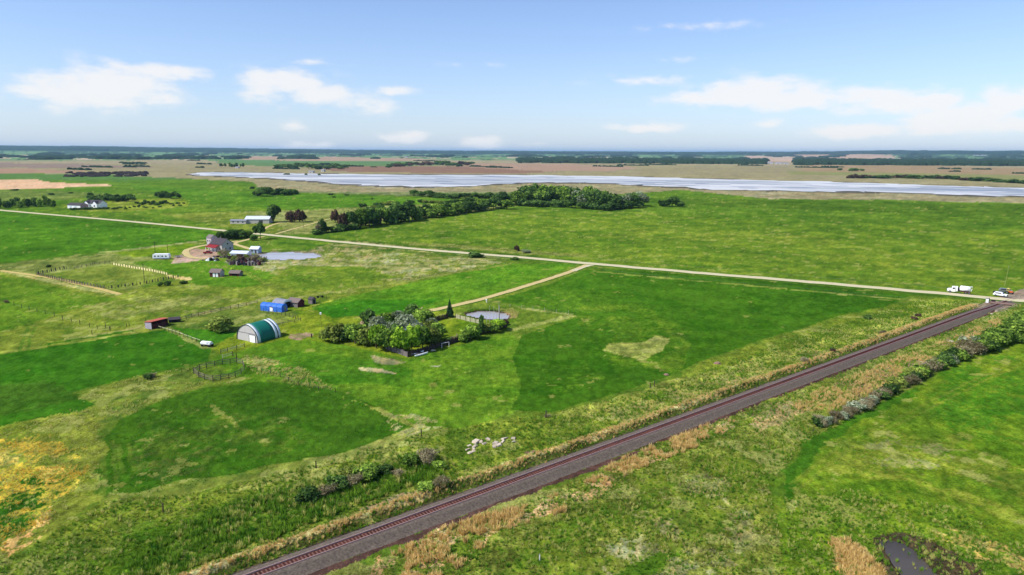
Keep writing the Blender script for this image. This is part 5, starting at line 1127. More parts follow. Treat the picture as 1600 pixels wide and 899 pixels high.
def plant(name, label, cat, kind, u, v, wpx, hpx, group=None, trunk=True, dz=0):
    p = G(u, v); s = SC(p)*.97; w_, h = wpx/s/2*1.12, hpx/s
    p = p+Vector((p.x, p.y, 0)).normalized()*w_*.5
    t = thing(name, label, cat, (p.x, p.y, gz1(p)-.03), random.uniform(0, 6.28), group)
    c = place('crown' if 'tree' in name or 'spruce' in name else 'foliage', random.choice(PROTO[kind]), t, (0,0,0), 0, (w_, w_*random.uniform(.85,1.1), h))
    if trunk: m_ = place('trunk' if h > 3 else 'stem', random.choice(TRUNKS[:2]), t, (0,0,0), 0, (max(w_, h*.45), max(w_, h*.45), h))
    return t
# grove in the garden: one by one
GL = [('olive',520,536,38,30,'garden_shrub','leftmost olive-brown garden bush, apart from the grove'),('bushd',535,534,30,24,'garden_shrub','dark bush touching the leftmost olive garden bush'),
 ('green',555,540,34,30,'garden_tree','bright leafy tree at the left end of the grove, next to the dark bush'),('olive',572,544,30,32,'garden_shrub','olive bush in the front row below the dark spruce'),
 ('bright',588,548,32,34,'garden_tree','light green tree in the front row above the left end of the grey board fence'),('green',605,553,34,34,'garden_tree','full green tree directly behind the grey board fence'),
 ('bright',626,556,32,38,'garden_tree','yellow-green tree at the front corner of the garden fence'),('bright',644,554,30,40,'garden_tree','brightest yellow-green tree behind the catamaran'),('green',660,549,30,36,'garden_tree','green tree behind the catamaran\'s right hull'),
 ('olive',674,543,32,34,'garden_shrub','olive bush above the pale stones by the fence'),('green',682,534,26,26,'garden_tree','green tree at the right edge of the grove beside the white table'),
 ('dark',577,521,26,34,'garden_tree','dark reddish tree standing at the left of the pink gravel pad'),('grey',592,530,30,30,'garden_tree','silvery tree just below the pink gravel pad'),('green',607,526,30,32,'garden_tree','green tree right of the pink gravel pad'),
 ('grey',624,520,32,30,'garden_tree','silver-leaved tree in the middle of the grove top'),('grey',637,532,34,34,'garden_tree','large silver-leaved tree in the heart of the grove'),('dark',645,505,28,26,'garden_tree','dark tree standing beside the end of the driveway'),
 ('green',656,517,30,30,'garden_tree','green tree in the back row behind the silver ones'),('olive',664,530,30,30,'garden_shrub','olive bush between the silver tree and the white table'),('grey',612,541,30,34,'garden_tree','pale silvery tree between the front row and the light green trees'),
 ('dark',620,545,26,34,'garden_tree','dark tree in the shade of the grove centre'),('grey',650,541,26,32,'garden_tree','greyish tree right of the brightest one'),('green',669,512,24,24,'garden_tree','small green tree at the brown fence end'),('grey',677,522,22,22,'garden_tree','small silver tree touching the white shed'),
 ('twig',597,538,22,26,'garden_shrub','grey leafless bush in the left half of the grove'),('twig',568,531,22,20,'garden_shrub','leafless bush between the dark reddish tree and the left bushes'),
 ('bushg',735,532,32,24,'garden_shrub','round green bush on the lawn right of the grove'),('bushg',724,535,18,16,'garden_shrub','smaller green bush on the lawn left of the round one'),('popd',752,524,8,28,'garden_tree','slim dark columnar tree by the dark fence'),
 ('olive',762,521,22,16,'garden_shrub','olive bush below the thin pale trunks'),('bright',780,518,24,16,'garden_shrub','light green bush at the far end of the dark fence'),('green',772,522,16,14,'garden_shrub','small green bush under the thin pale trunks')]
for kind, u, v, w_, h_, nm, lb in GL: plant(nm, lb, 'tree' if nm == 'garden_tree' else 'bush', kind, u, v, w_*1.15, h_*1.06)
plant('spruce', 'lone dark spruce standing where the brown and pale board fences meet', 'tree', 'spruce', 703, 497, 15, 28)
for k in range(12): 
    u = 700+k*8; v = 539-k*2.55-1; plant('fence_shrub', 'low brush against the long dark board fence, '+('nearest the grove' if k == 0 else 'nearest the pond' if k == 11 else ['','','second','third','fourth','fifth','sixth','seventh','eighth','ninth','tenth','eleventh'][k+1]+' clump from the grove'), 'bush', random.choice(('twig','bushd','brown')), u, v-1, 14, 10, 'brush along the dark board fence')
def sapling(u, v, h, label):
    p = G(u, v); t = thing('bare_sapling', label, 'tree', (p.x, p.y, gz1(p)), 0, 'thin pale trunks by the pond'); s = SC(p); hh = h/s
    mb = MB(); mb.tube((0,0,0),(.08,.05,hh),.07,.03,n=6); mb.build('trunk', M_BIRCH, t)
    for k in range(7): z = hh*random.uniform(.35,.95); a = random.uniform(0,6.28); mb = MB(); mb.tube((.05,.03,z),(.05+.5*cos(a),.03+.5*sin(a),z+.5),.02,.008,n=4); mb.build('branch', M_BIRCH, t)
for u, v, h, lb in ((760,514,30,'shortest thin pale trunk, nearest the columnar tree'),(765,513,36,'second thin pale trunk from the columnar tree'),(771,513,34,'thin pale trunk in the middle of the row by the pond'),(776,512,30,'thin pale trunk just left of the thickest one'),(784,511,26,'thin pale trunk right of the thickest one')): sapling(u, v, h, lb)
p = G(780, 511); t = thing('thick_pale_trunk', 'tallest and thickest grey pole-like trunk beside the pond', 'tree', (p.x, p.y, gz1(p))); mb = MB(); mb.tube((0,0,0),(0,0,7.2),.26,.2,n=9); mb.build('trunk', M_POLE, t)
for k in range(3): mb = MB(); mb.tube((0,0,6.6+.2*k),(.4*cos(k*2),.4*sin(k*2),7.4),.07,.03,n=5); mb.build('branch', M_POLE, t)
p = G(760, 473); t = thing('survey_marker', 'white-capped round marker post at the start of the grass fence line', 'post', (p.x, p.y, 0)); mb = MB(); mb.tube((0,0,0),(0,0,1.0),.12); mb.build('post', M_WHITE, t); mb = MB(); mb.sphere((0,0,1.1),.3,8,6); mb.build('cap', M_WHITE, t)

# shelterbelt beyond the gravel road
ORD = ['', 'first', 'second', 'third', 'fourth', 'fifth', 'sixth', 'seventh', 'eighth', 'ninth', 'tenth', 'eleventh', 'twelfth', 'thirteenth', 'fourteenth']
def row(name, label, cat, group, pts, n, kinds, wr, hr, rows=1, depth=8, jit=2):
    us = [p[0] for p in pts]; vs = [p[1] for p in pts]; made = []
    for k in range(n):
        f = (k+random.uniform(.2,.8))/n; u = us[0]+(us[-1]-us[0])*f; v = float(np.interp(u, us, vs)) if us[0] < us[-1] else float(np.interp(u, us[::-1], vs[::-1]))
        v -= random.uniform(0, depth); kd = random.choice(kinds)
        uu = u+random.uniform(-jit,jit); made.append((uu, plant(name, label, cat, kd, uu, v, random.uniform(*wr), random.uniform(*hr), group)))
    if n <= 26:
        made.sort(key=lambda a: a[0])
        for i, (uu, o) in enumerate(made):
            o['label'] = label+', '+('leftmost' if i == 0 else 'rightmost' if i == n-1 else ORD[i+1]+' from left' if i < n/2 else ORD[n-i]+' from right')
row('shelterbelt_tree', 'low dark tree at the left end of the long tree row', 'tree', 'trees of the long row, left end', [(488,368),(560,359)], 12, ['dark','bushd','low'], (16,24), (7,12), depth=1.5)
for u, v, w_, h_, kd, lb in ((497,366,12,20,'twig','first half-bare tree at the left tip of the tree row'),(504,365,13,22,'dark','second thin dark tree at the left tip of the tree row'),(535,360,17,30,'brown','tall brownish tree near the left tip of the tree row'),(546,359,20,27,'dark','tall dark tree right of the brownish one in the tree row'),(524,348,16,22,'brown','reddish-brown tree behind the tree row\'s left tip'),(552,347,9,9,'dark','small dark bush right behind the reddish-brown tree')):
    plant('shelterbelt_tree', lb, 'tree', kd, u, v, w_, h_)
row('shelterbelt_tree', 'bushy dark tree, middle stretch of the long tree row', 'tree', 'trees of the long row, middle stretch', [(560,358),(640,348)], 16, ['dark','dark','green','bushd'], (24,34), (22,31), depth=3)
row('shelterbelt_tree', 'small green tree, thinner stretch of the long tree row', 'tree', 'trees of the long row, thinner stretch', [(640,347),(735,333)], 20, ['dark','green','bushg','dark'], (20,30), (14,23), depth=4)
row('shelterbelt_tree', 'mixed green tree, right stretch of the long tree row', 'tree', 'trees of the long row, right stretch', [(730,334),(830,324)], 22, ['dark','dark','green','bushd'], (18,28), (12,22), depth=7)
row('woodlot_tree', 'tall dark woodlot tree at the tree row\'s right end', 'tree', 'woodlot trees', [(815,323),(880,324),(950,329)], 26, ['dark','dark','green','bushd'], (22,32), (22,31), depth=8)
row('woodlot_tree', 'dark tree in the far right half of the woodlot', 'tree', 'woodlot trees, right half', [(900,326),(955,329),(1008,324)], 18, ['dark','grey','bushd','dark'], (20,28), (18,25), depth=6)
row('woodlot_tree', 'dark front tree on the woodlot\'s pasture edge', 'tree', 'woodlot front trees', [(820,324),(880,325),(950,330),(1005,325)], 22, ['bushd','dark'], (18,26), (9,14), depth=1)
for k, (u, w_, h_, kd, lb) in enumerate(((1038,20,12,'bushd','left bush of the small clump right of the woodlot'),(1050,24,15,'dark','middle and tallest tree of the small clump right of the woodlot'),(1062,18,12,'bushd','right bush of the small clump right of the woodlot'))): plant('clump_tree', lb, 'tree', kd, u, 323.5, w_, h_)
row('clump_tree', 'dark tree of the oval clump in the far green field', 'tree', 'oval clump trees', [(400,308),(462,306)], 14, ['dark','bushd'], (14,20), (9,14), depth=3)
row('clump_tree', 'dark tree in the low belt before the lake pasture', 'tree', 'low belt trees', [(645,308),(690,311),(800,313)], 24, ['dark','bushd'], (12,20), (6,10), depth=2)
row('willow_bush', 'grey-green willow bush on rough pasture behind the tree row', 'bush', 'scattered willows', [(565,330),(660,322),(800,316)], 22, ['bushd','low','olive'], (12,22), (4,8), depth=8)
plant('dense_tree', 'dense square-topped dark green tree right of the long machine shed', 'tree', 'dark', 428, 348, 23, 27); plant('dense_tree', 'dense dark tree right against the machine shed end', 'tree', 'popd', 423, 348, 16, 24)
for u, w_, lb in ((455,20,'left tree of the dark brownish pair right of the dense green tree'),(468,24,'right tree of the dark brownish pair right of the dense green tree')): plant('dense_tree', lb, 'tree', 'brown', u, 348, w_, 22)
plant('dense_tree', 'tall dark green tree on the near side of the gravel road by the farm drive', 'tree', 'dark', 407, 375, 19, 26); plant('dense_tree', 'rounded small tree at the foot of the tall one by the farm drive', 'tree', 'bushd', 397, 376.5, 13, 11)
row('farm_tree', 'dark bushy tree in the row behind the farmhouse', 'tree', 'row behind the farmhouse', [(345,376),(392,373)], 11, ['dark','bushd','green'], (14,20), (10,16), depth=2)
plant('farm_tree', 'round grey-brown bush between farmhouse and white-roofed shed', 'bush', 'twig', 350, 403, 18, 16); plant('farm_tree', 'yellowish bush above the brown-roofed shed', 'bush', 'bright', 364, 426, 10, 8)
row('salvage_bush', 'twiggy grey bush growing through the salvage yard', 'bush', 'bushes in the salvage yard', [(355,413),(415,412)], 16, ['twig','twig','brown','olive'], (10,16), (6,11), depth=6)
for u, v, w_, h_, kd, lb in ((251,448,9,8,'bushd','left one of two small round bushes below the paddock'),(262,447,12,9,'bushd','right one of two small round bushes below the paddock'),(287,444,18,5,'low','low dark scrub right of the two round bushes'),(808,393,10,11,'brown','dark shrub standing in the big pasture just beyond the road'),(822,396,18,6,'bushy','pale low scrub right of the dark shrub beyond the road'),(747,404,40,9,'low','dark flat willow patch below the gravel road'),(804,407,16,6,'low','small dark scrub below the road right of the willow patch'),
    (347,520,44,28,'olive','large lone bush left of the arched green shelter'),(338,519,18,16,'twig','twiggy bush against the large lone bush'),(231,594,18,11,'bushd','lone small bush between the two dark crops'),(238,592,16,9,'twig','twiggy bush beside the lone small bush'),(10,474,9,6,'twig','small bluish-grey bush at the left edge of the pasture'),(76,418,8,5,'low','tiny dark bush behind the paddock'),
    (1382,521,7,6,'twig','brownish bush high on the dry bank beside the rails'),(1300,551,8,8,'bushd','small green bush on the bank beside the rails'),(1301,555,10,6,'brown','brown tussocky bush under the small green one'),(1256,571,16,10,'twig','brown twiggy bush on the dry bank above the tracks'),(1356,499,12,9,'bushd','small dark bush at the edge of the dark crop near the tracks'),(1434,495,12,5,'brown','flat dark bush near the dry bank, left one'),(1428,500,12,5,'brown','flat dark bush near the dry bank, lower one'),(1378,525,14,7,'twig','dry brush on the bank below the flat dark bushes')):
    plant('lone_bush', lb, 'bush', kd, u, v, w_, h_)
for u, v, w_, h_, kd, lb in ((484,784,44,26,'bushd','dark shrub at the lower left of the rough strip'),(508,776,38,22,'twig','grey twiggy shrub right of the lowest dark shrub'),(530,766,40,26,'bushd','dark shrub in the rough strip below the rounded crop'),(552,760,36,22,'twig','brown twiggy shrub in the middle of the rough strip'),(575,748,42,26,'bushg','green shrub in the rough strip, above the brown twigs'),(600,740,32,18,'bushd','dark shrub at the right of the middle thicket'),
    (645,726,34,20,'bushg','green shrub left of the pair near the concrete blocks'),(668,724,42,26,'twig','twiggy shrub nearest the concrete blocks'),(688,732,28,14,'bushg','low shrub below the twiggy one near the concrete blocks'),(668,772,34,18,'bushg','green bush on the grassy bank above the rails'),(690,768,30,18,'twig','reddish twiggy bush on the bank beside the rails'),(545,740,26,14,'olive','olive shrub along the crop edge'),(622,742,22,12,'twig','small twiggy shrub between the thicket and the concrete blocks')):
    plant('rough_shrub', lb, 'bush', kd, u, v+4, w_, h_)
# hedge on the right
HED = {}
for k in range(66):
    f = k/65; u = 1276+f*352+random.uniform(-3,3); v = 670-(670-506)*(f**1.0)+random.uniform(-6,2)+ (4*sin(f*9)); h_ = 13+ 9*f + (7 if f > .66 else 0)*random.uniform(.4,1.1)+random.uniform(-3,3); 
    if f < .35: kd = random.choice(['twig','twig','bushd','bushy'])
    elif f < .58: kd = random.choice(['twig','bushg','bushd','olive','bushd'])
    elif f < .72: kd = random.choice(['twig','bushy','bushd','twig','bushg'])
    else: kd = random.choice(['bushg','bushd','green','bushg'])
    lb, gp = (('leafless grey shrub in the lower end of the long hedge','lower end of the hedge') if kd in ('twig','bushy') and f < .35 else ('dark green shrub in the lower end of the long hedge','green shrubs, lower end of the hedge') if f < .35 else
        ('bare greyish shrub in the middle of the long hedge','bare shrubs in the middle of the hedge') if kd in ('twig','bushy') else ('leafy shrub in the middle of the long hedge','leafy shrubs in the middle of the hedge') if f < .72 else ('tall dense green shrub in the upper end of the long hedge','upper end of the hedge'))
    HED.setdefault(lb, []).append(plant('hedge_shrub', lb, 'bush', kd, u, v, h_*random.uniform(1.3,1.8), h_, gp))
for lb, os_ in HED.items():
    for i, o in enumerate(os_): o['label'] = lb+', '+('lowest' if i == 0 else 'topmost' if i == len(os_)-1 else ORD[i+1]+' from below' if i < len(os_)/2 else ORD[len(os_)-i]+' from above')
# distant homestead planting
row('poplar_tree', 'pale poplar in the left-edge row beside the gravel road', 'tree', 'poplars at the left edge', [(-20,327),(85,325)], 17, ['poplar','popd','poplar'], (7,11), (9,16), depth=3)
row('homestead_tree', 'dark tree behind the distant two-gabled farmhouse', 'tree', 'trees behind the distant farmhouse', [(140,317),(210,316)], 20, ['dark','bushd'], (10,14), (7,12), depth=4)
row('homestead_tree', 'dark conifer in the group right of the distant farmhouse', 'tree', 'trees right of the distant farmhouse', [(242,312),(280,312)], 12, ['dark','popd'], (8,12), (7,10), depth=4)
row('homestead_tree', 'dark low tree between the two distant groups', 'tree', 'low trees between the distant groups', [(215,322),(260,322)], 12, ['bushd','low'], (7,11), (4,6), depth=5)
row('garden_hedge_bush', 'clipped dark bush in the hedge before the distant farmhouse', 'bush', 'hedge before the distant farmhouse', [(108,329),(182,327.5)], 24, ['bushd'], (5,7), (3.2,4.5), depth=.8)
row('homestead_bush', 'small scattered bush on the distant lawn', 'bush', 'bushes on the distant lawn', [(185,330),(290,322)], 20, ['bushd','low'], (4,8), (2,3.5), depth=6)
# cattle-dark dots and lone far bushes
for u, v, w_, h_, lb in ((81,305,14,3.5,'flat dark willow patch in the far left field'),(110,302.5,10,2.5,'small willow patch right of the flat one far left'),(22,298,18,3,'thin dark bushes along the edge of the stubble field'),(581,312,4,3.5,'single round bush in the far green field'),(517,305,12,3,'flat bush on the lake pasture edge, left'),(543,306,10,3,'flat bush on the lake pasture edge, right'),(521,309,10,2.5,'flat bush just inside the green field'),(394,296,8,5,'small bush left above the oval clump'),
    (477,250+22.5,0,0,''),(1334,268,20,6,'largest dark clump on the tan flat beyond the lake'),(1347,267.5,9,4,'small dark clump right of the largest one beyond the lake'),(1312,266.5,9,4,'reddish clump left of the largest one beyond the lake')):
    if w_: plant('distant_bush', lb, 'bush', 'low' if h_ < 3.6 else 'bushd', u, v, w_, h_, trunk=False)
row('lakeside_brush', 'dark brush in the long thicket beyond the lake', 'bush', 'thicket beyond the lake', [(1330,279.5),(1450,280),(1610,288)], 26, ['lowb','low','bushd'], (22,36), (3.5,7), depth=2)
row('far_tree', 'dark tree in the grove beyond the lake', 'tree', 'grove beyond the lake', [(430,265),(540,265)], 26, ['dark','bushd'], (9,16), (4,8), depth=4)
row('far_tree', 'dark tree in the right-hand grove beyond the lake', 'tree', 'right-hand grove beyond the lake', [(605,263),(640,260),(740,261)], 26, ['dark','bushd','brown'], (10,18), (4,8), depth=3)
row('far_tree', 'isolated dark tree left of the lake', 'tree', 'isolated trees left of the lake', [(345,262),(385,262)], 8, ['popd','dark'], (3,6), (4,7), depth=1)
for u, v, lb in ((446,273.5,'left dark island bush near the far shore'),(451,273.5,'second dark island bush near the far shore'),(478,273.8,'dark island bush pair further right near the far shore'),(499,274.2,'rightmost dark island bush near the far shore')): plant('island_bush', lb, 'bush', 'bushd', u, v, 6, 3, trunk=False)

# ---------------------------------------------------------------- far woods: one mass each
def wood(name, label, top, bot, n, size, hgt, mat, u0=-300, u1=1900, thr=None, run=1):
    rg = np.random.default_rng(len(label)*7+n); us_ = (-700,0,400,800,1200,1600,2400); V = []; F = []; o = 0
    spots = []
    for k in range(n):
        u = rg.uniform(u0, u1); a = np.interp(u, us_, top); b = np.interp(u, us_, bot); v = a+(b-a)*rg.random()**1.2
        p = G(u, v); r = p.length
        if r > 19000: p = p*(19000/r)
        if thr and float(fbm(np.array([u/thr[0]]), np.array([v/ (thr[0]*.04)]), 1.0, n, 3)[0]) < thr[1]: continue
        m_ = 1 if run == 1 else int(rg.integers(2, run*2)); st = size*1.3*(p.length/3000)**.8
        for j in range(m_): spots.append(p+(e1*(j*st)+e2*rg.normal(0, st*.5) if run > 1 else e1*0))
    for p in spots:
        r = p.length; w_ = size*(r/3000)**.8*rg.uniform(.5,1.6); hh = hgt*rg.uniform(.7,1.35)*(1+r/14000); z = gz1(p); an = rg.uniform(0, 3.14); m = 7
        ring0 = [(p.x+w_*cos(2*pi*i/m+an)*rg.uniform(.8,1.2), p.y+w_*sin(2*pi*i/m+an)*rg.uniform(.8,1.2), z-1) for i in range(m)]
        ring1 = [(p.x+w_*.85*cos(2*pi*i/m+an), p.y+w_*.85*sin(2*pi*i/m+an), z+hh*rg.uniform(.5,.8)) for i in range(m)]
        ring2 = [(p.x+w_*.4*cos(2*pi*i/m+an), p.y+w_*.4*sin(2*pi*i/m+an), z+hh*rg.uniform(.85,1.1)) for i in range(m)]
        V += ring0+ring1+ring2+[(p.x, p.y, z+hh)]
        for q_ in (0, 1): F += [(o+q_*m+i, o+q_*m+(i+1) % m, o+(q_+1)*m+(i+1) % m, o+(q_+1)*m+i) for i in range(m)]
        F += [(o+2*m+i, o+2*m+(i+1) % m, o+3*m) for i in range(m)]; o += 3*m+1
    me = bpy.data.meshes.new(name); me.from_pydata(V, [], F); me.materials.append(mat); me.update()
    return tag(place(name, me), label, kind='stuff')
M_WOOD = material('far_foliage', (50,72,48), var=.35, scale=.01, bump=0, spec=0, coord='Object', k=.8)
M_WOOD2 = material('far_brush', (70,62,62), var=.35, scale=.02, bump=0, spec=0, k=.8)
wood('woodland', 'blue forest belt along the horizon', (231,235,237,239,241.4,243.6,247), (236,239.5,241,242.5,244.5,247.5,251), 5200, 55, 14, M_WOOD)
wood('woodland', 'broken tree belts in the fields below the horizon', (237,241,242,243.5,245,247.5,252), (247,250,249,249.5,250,252,257), 1900, 26, 11, M_WOOD, thr=(46,.54))
wood('woodland', 'dark wood beyond the lake on the right', (250,251,251,249,250.5,253,258), (253,256,256,255,257,260,266), 1500, 16, 10, M_WOOD, u0=812, u1=1196)
wood('woodland', 'long dark wood right of the white farm beyond the lake', (250,251,251,249,250.5,252,256), (253,256,256,256,257.5,260,268), 2400, 16, 11, M_WOOD, u0=1244, u1=1900)
wood('brushland', 'grey leafless brush on the flats left of the lake', (268,270,270,270,270,270,270), (274,277,276,276,276,276,276), 260, 9, 3, M_WOOD2, u0=104, u1=230, thr=(20,.45))
wood('brushland', 'scattered thin tree belts on the tan plain', (248,251,251,251,254,258,262), (262,268,266,262,268,274,282), 46, 8, 4, M_WOOD, run=9)

# ---------------------------------------------------------------- rough grass: tussocks
def tuft_mesh(name, n, mat, spread=.5, seed=1, w_=.035, lean=.5):
    rg = random.Random(seed); mb = MB()
    for k in range(n):
        a = rg.uniform(0,6.28); r = spread*rg.random()**.7; x, y = r*cos(a)*.6, r*sin(a)*.6; h = rg.uniform(.55,1.1); lx, ly = cos(a)*lean*rg.uniform(.2,1), sin(a)*lean*rg.uniform(.2,1); p = rg.uniform(0,3.14); dx, dy = cos(p)*w_, sin(p)*w_
        mb.add([(x-dx,y-dy,-.05),(x+dx,y+dy,-.05),(x+lx*.5+dx*.8,y+ly*.5+dy*.8,h*.6),(x+lx*.5-dx*.8,y+ly*.5-dy*.8,h*.6),(x+lx,y+ly,h)], [(0,1,2,3),(3,2,4)])
    me = bpy.data.meshes.new(name); me.from_pydata(mb.v, [], mb.f); me.materials.append(mat); me.update(); return me
def grass_mat(name, c1, c2):
    m = bpy.data.materials.new(name); m.use_nodes = True; t = m.node_tree; t.nodes.clear(); kk = t.links.new
    out = N(t, 'ShaderNodeOutputMaterial'); a = N(t, 'ShaderNodeBsdfDiffuse'); b = N(t, 'ShaderNodeBsdfTranslucent'); mx = N(t, 'ShaderNodeMixShader'); mx.inputs[0].default_value = .35
    oi = N(t, 'ShaderNodeObjectInfo'); ge = N(t, 'ShaderNodeNewGeometry'); n = N(t, 'ShaderNodeTexNoise'); n.inputs['Scale'].default_value = .35; kk(ge.outputs['Position'], n.inputs['Vector'])
    f = math_(t, 'ADD', math_(t, 'MULTIPLY', oi.outputs['Random'], .6), math_(t, 'MULTIPLY_ADD', n.outputs['Fac'], 1.6, -.6), clamp=True)
    c = mixrgb(t, f, alb(c1, 1.75), alb(c2, 1.45)); kk(c, a.inputs[0]); kk(c, b.inputs[0]); kk(a.outputs[0], mx.inputs[1]); kk(b.outputs[0], mx.inputs[2]); kk(mx.outputs[0], out.inputs[0]); return m
GT = {'green': grass_mat('tussock_green', (58,104,28), (132,164,52)), 'pale': grass_mat('tussock_pale', (142,152,66), (206,198,118)), 'straw': grass_mat('tussock_straw', (176,148,88), (228,202,136)), 'orange': grass_mat('tussock_orange', (186,160,58), (222,198,96))}
def scatter(name, label, poly, dens, kind, hr, seed, keep=None, rail=None):
    "tussocks over an area (corners in photo pixels), dens per square metre; built as instances of a few clumps on a point mesh"
    rg = np.random.default_rng(seed)
    if rail:
        s0, s1, t0, t1 = rail; n = int(dens*(s1-s0)*(t1-t0)); t_ = rg.uniform(t0, t1, n); s_ = rg.normal((s0+s1)/2, (s1-s0)/3.2, n); sr = s_+rail_s(t_)
        x = RD[0]*t_+RP[0]*sr; y = RD[1]*t_+RP[1]*sr
    else:
        P_ = GN(poly); lo, hi = P_.min(0), P_.max(0); n = int(dens*np.prod(hi-lo)); x = rg.uniform(lo[0], hi[0], n); y = rg.uniform(lo[1], hi[1], n); m = inside(x, y, P_); x, y = x[m], y[m]
    if keep: m = (fbm(x, y, keep[0], seed, 3) > keep[1]); x, y = x[m], y[m]
    if not rail:                                           # nothing grows on the track
        s_ = x*RP[0]+y*RP[1]-rail_s(x*RD[0]+y*RD[1]); m = (s_ < -3.6) | (s_ > 3.9); x, y = x[m], y[m]
    m = ~(inside(x, y, GN(PUDDLE)) & (rg.random(len(x)) > .12)); x, y = x[m], y[m]
    z = gz(x, y); n = len(x)
    me = bpy.data.meshes.new(name); me.vertices.add(n); me.vertices.foreach_set('co', np.stack([x, y, z], 1).ravel())
    a = me.attributes.new('size', 'FLOAT', 'POINT'); a.data.foreach_set('value', (rg.uniform(hr[0], hr[1], n)*(.7+.6*fbm(x, y, 4, seed+3, 2))).astype(np.float32))
    a = me.attributes.new('turn', 'FLOAT', 'POINT'); a.data.foreach_set('value', rg.uniform(0, 6.28, n).astype(np.float32))
    o = place(name, me); tag(o, label, kind='stuff')
    g = bpy.data.node_groups.new(name, 'GeometryNodeTree'); g.interface.new_socket('Geometry', in_out='INPUT', socket_type='NodeSocketGeometry'); g.interface.new_socket('Geometry', in_out='OUTPUT', socket_type='NodeSocketGeometry')
    i_ = g.nodes.new('NodeGroupInput'); o_ = g.nodes.new('NodeGroupOutput'); ins = g.nodes.new('GeometryNodeInstanceOnPoints'); jn = g.nodes.new('GeometryNodeJoinGeometry')
    for k in range(2):
        key = (kind, k)
        if key not in TUFT:
            TUFT[key] = tuft_mesh('tussock', 16, GT[kind], seed=k+3, w_=.05 if kind != 'green' else .06)
        mn = g.nodes.new('GeometryNodeMeshLine'); 
        g.nodes.remove(mn)
    # clumps are made inside the node tree from a hidden-free source: object info of a first tussock standing in the patch itself
    src = TUFTOBJ.get(kind)
    if src is None:
        src = place('tussock', TUFT[(kind, 0)], None, (x[0], y[0], z[0]), 0, (hr[1]*.8,)*3); tag(src, {'green':'green tussock','pale':'pale yellow-green tussock','straw':'straw-coloured tussock','orange':'orange-tinged tussock'}[kind]+' of rough grass '+label.split(' of ')[-1] if False else {'green':'green','pale':'pale yellow-green','straw':'straw-coloured','orange':'orange-tinged'}[kind]+' grass clump at the edge of the rough grass', kind='stuff'); TUFTOBJ[kind] = src
    oi = g.nodes.new('GeometryNodeObjectInfo'); oi.inputs['Object'].default_value = src; oi.inputs['As Instance'].default_value = True; oi.transform_space = 'ORIGINAL'
    na = g.nodes.new('GeometryNodeInputNamedAttribute'); na.data_type = 'FLOAT'; na.inputs['Name'].default_value = 'size'
    nb = g.nodes.new('GeometryNodeInputNamedAttribute'); nb.data_type = 'FLOAT'; nb.inputs['Name'].default_value = 'turn'
    cx = g.nodes.new('ShaderNodeCombineXYZ'); g.links.new(nb.outputs['Attribute'], cx.inputs[2])
    g.links.new(i_.outputs[0], ins.inputs['Points']); g.links.new(oi.outputs['Geometry'], ins.inputs['Instance']); g.links.new(cx.outputs[0], ins.inputs['Rotation']); g.links.new(na.outputs['Attribute'], ins.inputs['Scale']); g.links.new(ins.outputs[0], o_.inputs[0])
    md = o.modifiers.new('tussocks', 'NODES'); md.node_group = g
    return o
TUFT = {}; TUFTOBJ = {}
NS = [(-40,960),(0,880),(90,830),(165,785),(320,770),(480,730),(600,696),(660,678),(860,648),(1040,604),(1200,543),(1430,470),(1535,470),(1193,600),(1000,664),(800,736),(395,890),(380,960)]
scatter('rough_grass', 'rough green grass between the crops and the railway', NS, 1.3, 'green', (.25,.6), 11)
scatter('rough_grass', 'pale tussocks between the crops and the railway', NS, .9, 'pale', (.25,.6), 12, keep=(6,.50))
scatter('reeds', 'taller reedy growth in the ditch along the rough strip', [(150,930),(250,840),(330,800),(450,765),(560,730),(660,706),(700,716),(690,744),(560,790),(450,835),(300,890),(240,950)], 2.4, 'green', (.5,1.1), 13)
scatter('reeds', 'pale reed stems in the ditch along the rough strip', [(150,930),(250,840),(330,800),(450,765),(560,730),(660,706),(700,716),(690,744),(560,790),(450,835),(300,890),(240,950)], 1.6, 'pale', (.5,1.1), 14, keep=(4,.46))
scatter('dry_grass', 'straw-coloured grass along the crest beside the ballast', None, 4.0, 'straw', (.3,.6), 15, rail=(-6.9,-4.4,TA,T1-10))
scatter('rough_grass', 'green grass at the foot of the bank beside the ballast', None, 2.5, 'green', (.25,.5), 16, rail=(-4.6,-3.3,TA,T1-10))
SS = [(480,940),(640,855),(870,765),(1193,628),(1500,508),(1600,460),(1600,510),(1260,690),(1200,760),(1260,1000),(600,1000)]
scatter('rough_grass', 'rough green grass south of the railway', SS, 1.2, 'green', (.25,.6), 21)
scatter('rough_grass', 'pale tussocks south of the railway', SS, 1.1, 'pale', (.25,.6), 22, keep=(5,.46))
scatter('reeds', 'straw-coloured reed bed below the ballast', [(520,940),(600,870),(700,822),(820,788),(900,758),(1000,700),(1110,652),(1148,658),(1090,700),(960,748),(880,802),(780,835),(690,910),(640,960)], 4.0, 'straw', (.5,1.05), 23, keep=(3.5,.50))
scatter('reeds', 'straw-coloured reeds along the hedge bank', [(1230,640),(1290,600),(1420,552),(1560,497),(1570,515),(1430,580),(1300,645)], 1.6, 'straw', (.4,.9), 24, keep=(7,.46))
scatter('rough_grass', 'tussocky grass of the wet corner around the puddle', [(1225,780),(1330,765),(1500,795),(1640,860),(1700,960),(1240,960)], 1.6, 'green', (.25,.6), 25)
scatter('dry_grass', 'pale dry grass of the wet corner around the puddle', [(1225,780),(1330,765),(1500,795),(1640,860),(1700,960),(1240,960)], 1.6, 'pale', (.25,.55), 26, keep=(3,.48))
scatter('reeds', 'orange-straw reed patch left of the puddle', [(1298,842),(1325,842),(1350,860),(1385,900),(1400,950),(1330,950),(1310,890)], 6.0, 'straw', (.5,1.0), 27)
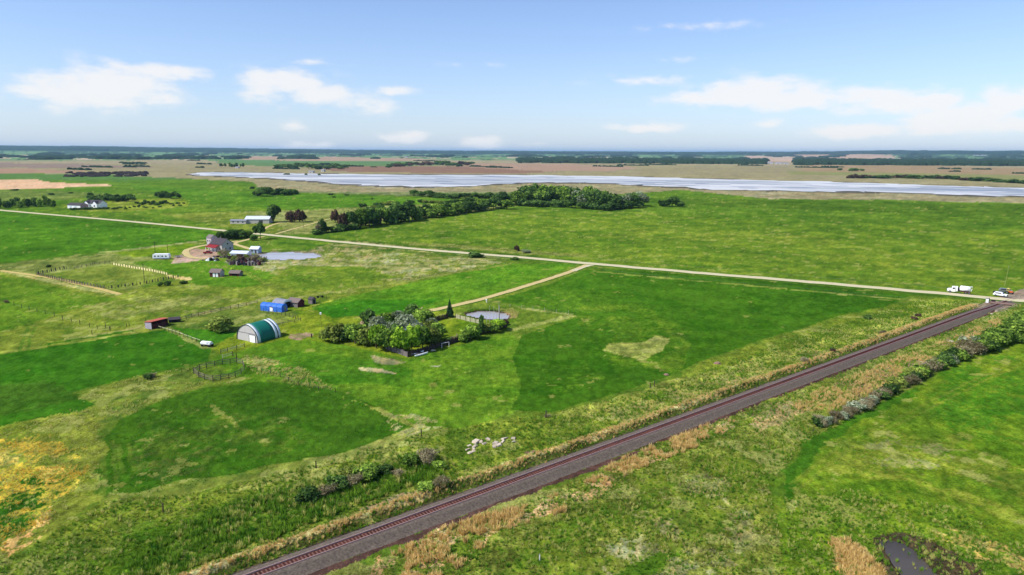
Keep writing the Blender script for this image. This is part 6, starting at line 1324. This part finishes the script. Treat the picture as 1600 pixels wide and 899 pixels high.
scatter('reeds', 'straw and brown reeds on the right bank of the garden pond', [(772,485),(800,482),(813,490),(808,497),(798,499),(798,491)], 3.0, 'pale', (.3,.7), 41)
scatter('reeds', 'dark green sedge along the far bank of the garden pond', [(726,490),(735,485),(752,483.5),(780,484.5),(790,488),(770,485.8),(748,485.4),(735,488)], 5.0, 'green', (.4,.8), 42)
scatter('dry_grass', 'orange dead grass in the yellow left corner', [(-60,720),(20,690),(90,690),(140,730),(100,790),(50,835),(0,860),(-60,880)], 2.4, 'orange', (.2,.5), 28, keep=(5,.48))
scatter('dry_grass', 'pale grass of the yellow left corner', [(-60,690),(0,672),(100,648),(158,655),(155,740),(100,800),(40,860),(-60,930)], 1.2, 'pale', (.2,.5), 29)
scatter('dry_grass', 'dry weeds around the round pen', [(380,555),(430,562),(480,578),(520,610),(470,604),(400,585),(375,565)], 1.8, 'pale', (.3,.7), 30, keep=(3,.45))
scatter('rough_grass', 'weedy grass between the dark crops', [(130,625),(205,590),(300,576),(330,600),(240,632),(165,670),(100,640)], 1.3, 'pale', (.25,.6), 31, keep=(4,.45))
0 and scatter('rough_grass', 'short clumps of grass over the bright meadow', [(1262,690),(1440,602),(1600,520),(1700,500),(1750,900),(1280,900),(1225,800)], .55, 'pale', (.12,.3), 32, keep=(7,.52))
scatter('crop_plants', 'leafy clumps of the rounded dark crop', [(170,690),(240,640),(320,612),(400,602),(470,606),(540,620),(628,664),(590,688),(420,734),(220,776),(170,770)], .8, 'green', (.15,.32), 33)

# ---------------------------------------------------------------- haze
hb = MB(); hb.box(0, 0, -3, 126000, 126000, 203)
hm = bpy.data.materials.new('haze_air'); hm.use_nodes = True; t = hm.node_tree; t.nodes.clear()
out = N(t, 'ShaderNodeOutputMaterial'); pv = N(t, 'ShaderNodeVolumePrincipled'); t.links.new(pv.outputs[0], out.inputs['Volume'])
pv.inputs['Density'].default_value = HAZE_D; pv.inputs['Color'].default_value = (.42, .66, .95, 1); pv.inputs['Anisotropy'].default_value = 0.1
tag(hb.build('haze', hm), 'thin blue air between the camera and the horizon', kind='stuff')
